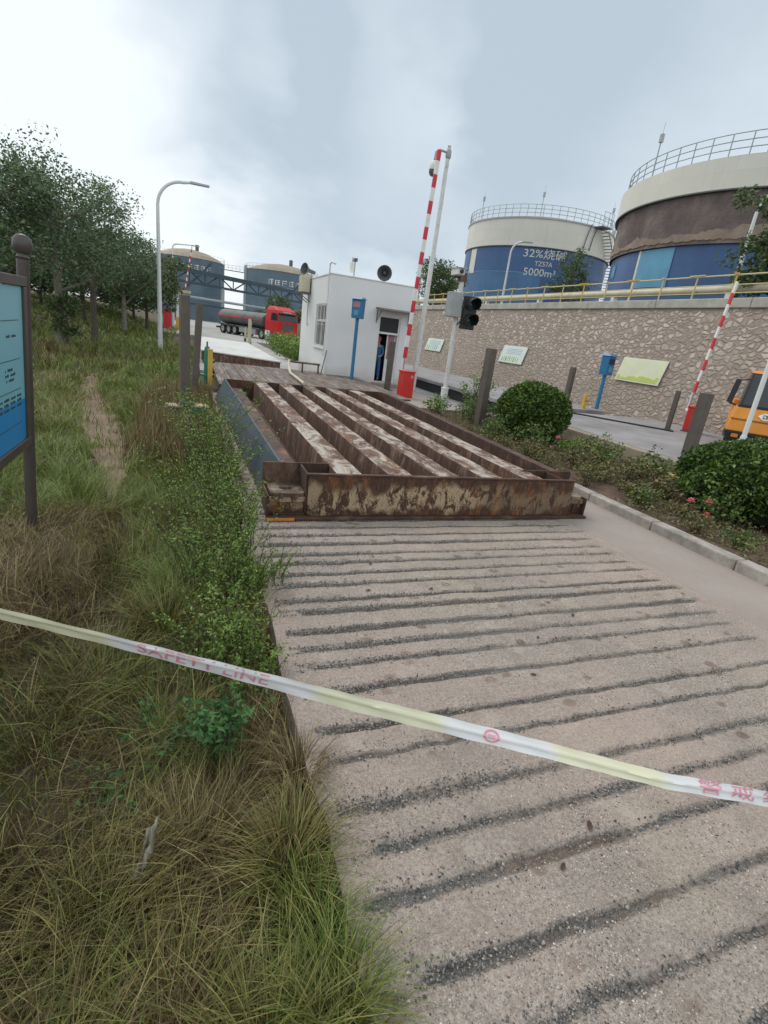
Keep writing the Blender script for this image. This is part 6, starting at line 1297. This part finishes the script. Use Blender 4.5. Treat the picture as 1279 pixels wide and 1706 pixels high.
# weeds spilling over the left edge of the ramp
WS = [(.20, 7.6, .28, .45), (.12, 6.8, .34, .62), (.18, 6.1, .36, .70), (.10, 5.4, .40, .74), (.20, 4.8, .38, .62), (.12, 4.3, .38, .56), (.26, 3.85, .32, .42), (.05, 3.7, .36, .48), (.24, 3.3, .32, .36), (.05, 3.05, .34, .40), (.27, 2.85, .26, .28), (.18, 2.5, .28, .28), (.02, 2.45, .30, .26), (.28, 2.2, .22, .20), (.33, 5.6, .2, .40), (.36, 4.2, .18, .30), (.38, 3.1, .16, .22)]
def weed(loc, r, h, ns, nl, size, label, group=None, seed=0, mat='weed', up=1.0):
    ro = np.random.default_rng(seed); T = thing('weed_clump', label, 'weed', loc, 0, group); sm_ = MB(); P_ = []
    for i in range(ns):
        a = ro.random()*2*PI; rr = r*math.sqrt(ro.random())*.75; x0, y0 = rr*math.cos(a), rr*math.sin(a); hh = h*ro.uniform(.45, 1.15)
        la = a + ro.normal(0, .7); ln = hh*ro.uniform(.1, .55)/up
        pts = [(x0 + ln*u*u*math.cos(la), y0 + ln*u*u*math.sin(la), hh*(u - .18*u*u)) for u in (0, .35, .7, 1.0)]
        sm_.tube(pts, [.003, .0025, .002, .001], 4, cap=False)
        for u in np.linspace(.12, 1, max(4, int(nl*hh/h))): P_.append((x0 + ln*u*u*math.cos(la), y0 + ln*u*u*math.sin(la), hh*(u - .18*u*u)))
    obj('stems', sm_, M['stem'], T); V, F = leaves(np.array(P_), 4, size*.75, size, flat=.5, asp=.42); fast('foliage', V, F, M[mat], T)
for i, (x, y, r, h) in enumerate(WS):
    f_ = 1.0 if i % 3 else 1.25
    weed((x + .03 + .06*math.sin(i*2.3), y + .1*math.sin(i*5.1), -.06), r*(.56 + .34*((i*37) % 11)/11), h*f_*1.4, 30, 15, .023 if y < 4.2 else .028, 'small-leaved green weed clump in the thicket along the left edge of the ramp', 'weed clumps along the left edge of the ramp', 80 + i)
weed((.50, 3.15, -.02), .14, .34, 16, 12, .018, 'wispy weed spreading out over the grooved concrete', None, 120, 'weed', .5)
weed((.12, 1.78, -.06), .10, .34, 14, 12, .042, 'upright broad-leaved green weed just under the warning tape', None, 121, 'weed2')
weed((-.12, 1.90, -.06), .16, .16, 9, 7, .036, 'sprawling pale-leaved weed left of the upright weed', None, 122, 'weed2', .5)
weed((-.24, 1.62, -.06), .10, .14, 7, 6, .034, 'small grey-green weed in the dry grass near the picture edge', None, 123, 'weed2', .6)

# ------------------------------------------------------------------ grass
def blades(x, y, z, h, w, bend, az=None, segs=3, lay=None):
    n = len(x); az = rng.random(n)*2*PI if az is None else az; f = az + rng.normal(0, .5, n) + PI/2
    ts = np.linspace(0, 1, segs + 1); rows = []
    for t_ in ts:
        up = h * np.sin(np.minimum(t_*(1.0), 1)*PI/2 * np.clip(1.25 - bend*.6, .5, 1)) if lay is None else h*lay*np.sin(t_*PI)
        out_ = h * bend * t_**1.7 if lay is None else h*t_
        ww = w * (1 - t_**1.5 * .93)
        cx = x + np.cos(az)*out_; cy = y + np.sin(az)*out_; cz = z + up*(1 if lay is not None else t_**.15)
        if lay is None: cz = z + h * (t_ - .42*bend*t_*t_)
        rows.append(np.stack([cx - np.cos(f)*ww, cy - np.sin(f)*ww, cz], -1)); rows.append(np.stack([cx + np.cos(f)*ww, cy + np.sin(f)*ww, cz], -1))
    V = np.stack(rows, 1); m = 2*(segs + 1); b = (np.arange(n)*m)[:, None]
    F = np.concatenate([b + np.array([2*i, 2*i+1, 2*i+3, 2*i+2])[None] for i in range(segs)], 0)
    return V.reshape(-1, 3), F
def field(n, x0, x1, y0, y1, py=1.0):
    y = y0 + (y1 - y0)*rng.random(n)**py; x = x0 + (x1 - x0)*rng.random(n); return x, y
def edge_x(y): return .44 + (fbm(np.asarray(y)*1.6, np.asarray(y)*0+3, 44) - .5)*.12
def pathw(x, y):
    px = np.interp(y, [4.9, 5.9, 7.0, 8.4, 10.2, 12.0, 14.5], [-.68, -.78, -.98, -1.25, -1.62, -1.95, -2.2]); w = np.interp(y, [4.7, 5.9, 7.0, 8.4, 12, 14.5, 15], [0, .12, .19, .25, .15, .05, 0])
    return np.abs(x - px + (fbm(x*3, y*3, 41) - .5)*.25) < w*(.55 + .9*rng.random(len(x)))
def greenness(x, y):
    g = .30 + 1.0*(fbm(x*.9 + 3, y*.55, 51) - .5) + .45*(vnoise(x*3, y*2.2, 52) - .5)
    g = g + .55*np.exp(-((x + 1.35)/.55)**2 - ((y - 6.2)/1.9)**2) + .45*np.exp(-((x + .55)/.7)**2 - ((y - 15.5)/3.5)**2) + .35*np.exp(-((x - .35)/.16)**2 - ((y - .9)/.5)**2) + .35*np.exp(-((x + .15)/.3)**2 - ((y - 2.9)/.8)**2)
    g = g - .5*np.exp(-((x + .15)/.5)**2 - ((y - 8.3)/2.0)**2) - .35*np.exp(-((x + .9)/.6)**2 - ((y - 3.6)/.8)**2)
    return g + .13*sstep(2.6, 1.8, y) + .25*sstep(18, 26, y) + .16*sstep(3.2, 5.5, y)
acc = {'grassg': ([], [], 0), 'grassd': ([], [], 0), 'grasso': ([], [], 0)}
def put(m, V, F):
    a, b, o = acc[m]; a.append(V); b.append(F + o); acc[m] = (a, b, o + len(V))
def sow(n, x0, x1, y0, y1, h0, h1, w, py=1.0, lay=None, bend=(.25, 1.1), force=None, segs=3, clump=2.0):
    x, y = field(n, x0, x1, y0, y1, py)
    k = (x < edge_x(y) + (.02 if lay is None else -.02)) & ~(pathw(x, y) & (rng.random(n) > .16)) & (rng.random(n) < np.clip(.55 + clump*(fbm(x*2.3, y*2.3, 71) - .36), .35, 1))
    x, y = x[k], y[k]; n = len(x); g = greenness(x, y) + rng.normal(0, .13, n)
    tall = .55 + .9*fbm(x*1.5, y*1.5, 33)
    h = (h0 + (h1 - h0)*rng.random(n)**1.6)*tall; z = gh(x, y) - .01; bd = rng.uniform(*bend, n)
    az = 2*PI*vnoise(x*2.5, y*2.5, 15)*1.5 + rng.normal(0, .9, n)
    for m, s_ in (('grassg', g > .52), ('grasso', (g <= .52) & (g > .32)), ('grassd', g <= .32)):
        if force: s_ = np.ones(n, bool) if m == force else np.zeros(n, bool)
        if s_.any(): put(m, *blades(x[s_], y[s_], z[s_], h[s_], np.full(s_.sum(), w), bd[s_], az[s_], segs, lay))
sow(16000, -.75, .52, .25, 1.5, .06, .22, .0016, 1.0)
sow(9000, -.75, .50, .25, 2.2, .05, .18, .0026, 1.0, .07, force='grassd')
sow(22000, -1.3, .52, .25, 2.6, .07, .26, .0016, 1.0)
sow(2600, -1.3, .52, .25, 3.0, .10, .28, .0034, 1.0, bend=(.5, 1.3))
sow(3500, -1.3, .50, .25, 3.2, .05, .14, .0032, 1.0, .07, force='grassd')
sow(9000, -1.3, .50, .25, 3.2, .10, .30, .0013, 1.0, .12, force='grassd')
sow(4000, -1.3, .50, .25, 3.2, .10, .25, .0015, 1.0, .16, force='grasso')
sow(42000, -2.3, .50, 2.4, 6.0, .08, .30, .0026, 1.0)
sow(9000, -2.0, .40, 3.0, 7.5, .12, .35, .002, 1.0, .14, force='grassd')
sow(44000, -4.2, .40, 5.8, 13.0, .10, .34, .0048, 1.0)
sow(9000, -.75, .40, 6.0, 12.5, .25, .55, .0035, 1.0, bend=(.1, .5), force='grassd')
sow(40000, -9, .25, 12.5, 28.0, .12, .38, .010, 1.0, segs=2)
sow(26000, -20, -1.0, 27, 60, .15, .45, .028, 1.0, segs=2)
# green tuft overhanging the concrete in the foreground, and drooping tufts along the edge
def tuft(cx, cy, n, h, r, w, m, out=1.0, az0=None):
    a = rng.random(n)*2*PI; rr = r*np.sqrt(rng.random(n)); x = cx + rr*np.cos(a); y = cy + rr*np.sin(a)
    az = a + rng.normal(0, .5, n) if az0 is None else az0 + rng.normal(0, .8, n)
    put(m, *blades(x, y, np.full(n, -.06), h*rng.uniform(.45, 1.1, n), np.full(n, w), rng.uniform(.3, 1.15, n)*out, az, 4))
for cx, cy, n, h, r, m in ((.36, .80, 420, .23, .09, 'grassg'), (.36, .70, 260, .22, .09, 'grasso'), (.34, .98, 240, .22, .08, 'grassg'), (.30, 1.18, 420, .26, .10, 'grasso'), (.36, 1.32, 260, .22, .06, 'grassd'), (.40, 1.55, 280, .22, .07, 'grassd'), (.18, .72, 420, .26, .12, 'grasso'),
                           (-.15, 2.75, 420, .28, .18, 'grasso'), (-.05, 3.1, 420, .30, .15, 'grassg'), (-.4, 2.3, 420, .26, .2, 'grasso'), (-.62, 2.0, 300, .26, .2, 'grassd'), (.0, 1.35, 300, .22, .16, 'grassd'), (-.25, 1.15, 300, .22, .15, 'grasso'), (-.05, .85, 300, .24, .15, 'grasso'), (-.3, .8, 260, .25, .15, 'grassd')):
    tuft(cx, cy, n, h, r, .0021 if cy < 2 else .0026, m)
GN = {'grassg': ('green_grass', 'short green grass on the left verge'), 'grassd': ('dry_grass', 'dry straw-coloured grass on the left verge'), 'grasso': ('olive_grass', 'half-dry olive grass on the left verge')}
for m, (a, b, o) in acc.items():
    tag(fast(GN[m][0], np.concatenate(a), np.concatenate(b), M[m]), GN[m][1], 'grass', kind='stuff')
# a scrap of faded plastic in the grass
T = thing('plastic_scrap', 'crumpled faded plastic scrap caught in the dry grass near the camera', 'litter', (-.13, 1.30, .03))
mb = MB(); ro = random.Random(4); nu, nv = 9, 7
for i in range(nu):
    for j in range(nv):
        u = i/(nu-1) - .5; v = j/(nv-1) - .5; mb.v.append((u*.035 + v*.03 + ro.uniform(-.005, .005), v*.13 + .02*u + ro.uniform(-.006, .006), .02*math.sin(u*6) + .05*v + .012*math.sin(j*2.1 + i*.9) + .01))
for i in range(nu - 1):
    for j in range(nv - 1): a = i*nv + j; mb.f.append((a, a+nv, a+nv+1, a+1)); mb.m.append(0); mb.sm.append(True)
sc_ = obj('sheet', mb, M['bag'], T, ang=70); so = sc_.modifiers.new('solid', 'SOLIDIFY'); so.thickness = .0008
# dead leaves blown onto the concrete
for i in range(26):
    x, y = random.uniform(.9, 3.7), random.uniform(.5, 3.8); s_ = random.uniform(.010, .02); a = random.uniform(0, 6)
    mb = MB(); pts = [(1.3, 0, .15), (.4, .55, .3), (-.6, .45, .1), (-1.2, 0, .2), (-.6, -.45, .35), (.4, -.55, .1)]
    mb.add([(0, 0, .3*s_)] + [(p[0]*s_*math.cos(a) - p[1]*s_*math.sin(a), p[0]*s_*math.sin(a) + p[1]*s_*math.cos(a), p[2]*s_ + .001) for p in pts], [(0, k+1, (k+1) % 6 + 1) for k in range(6)])
    tag(obj('dead_leaf', mb, M['rust'], loc=(x, y, .003)), 'small curled dead leaf lying on the grooved concrete', 'leaf', 'dead leaves on the grooved concrete')
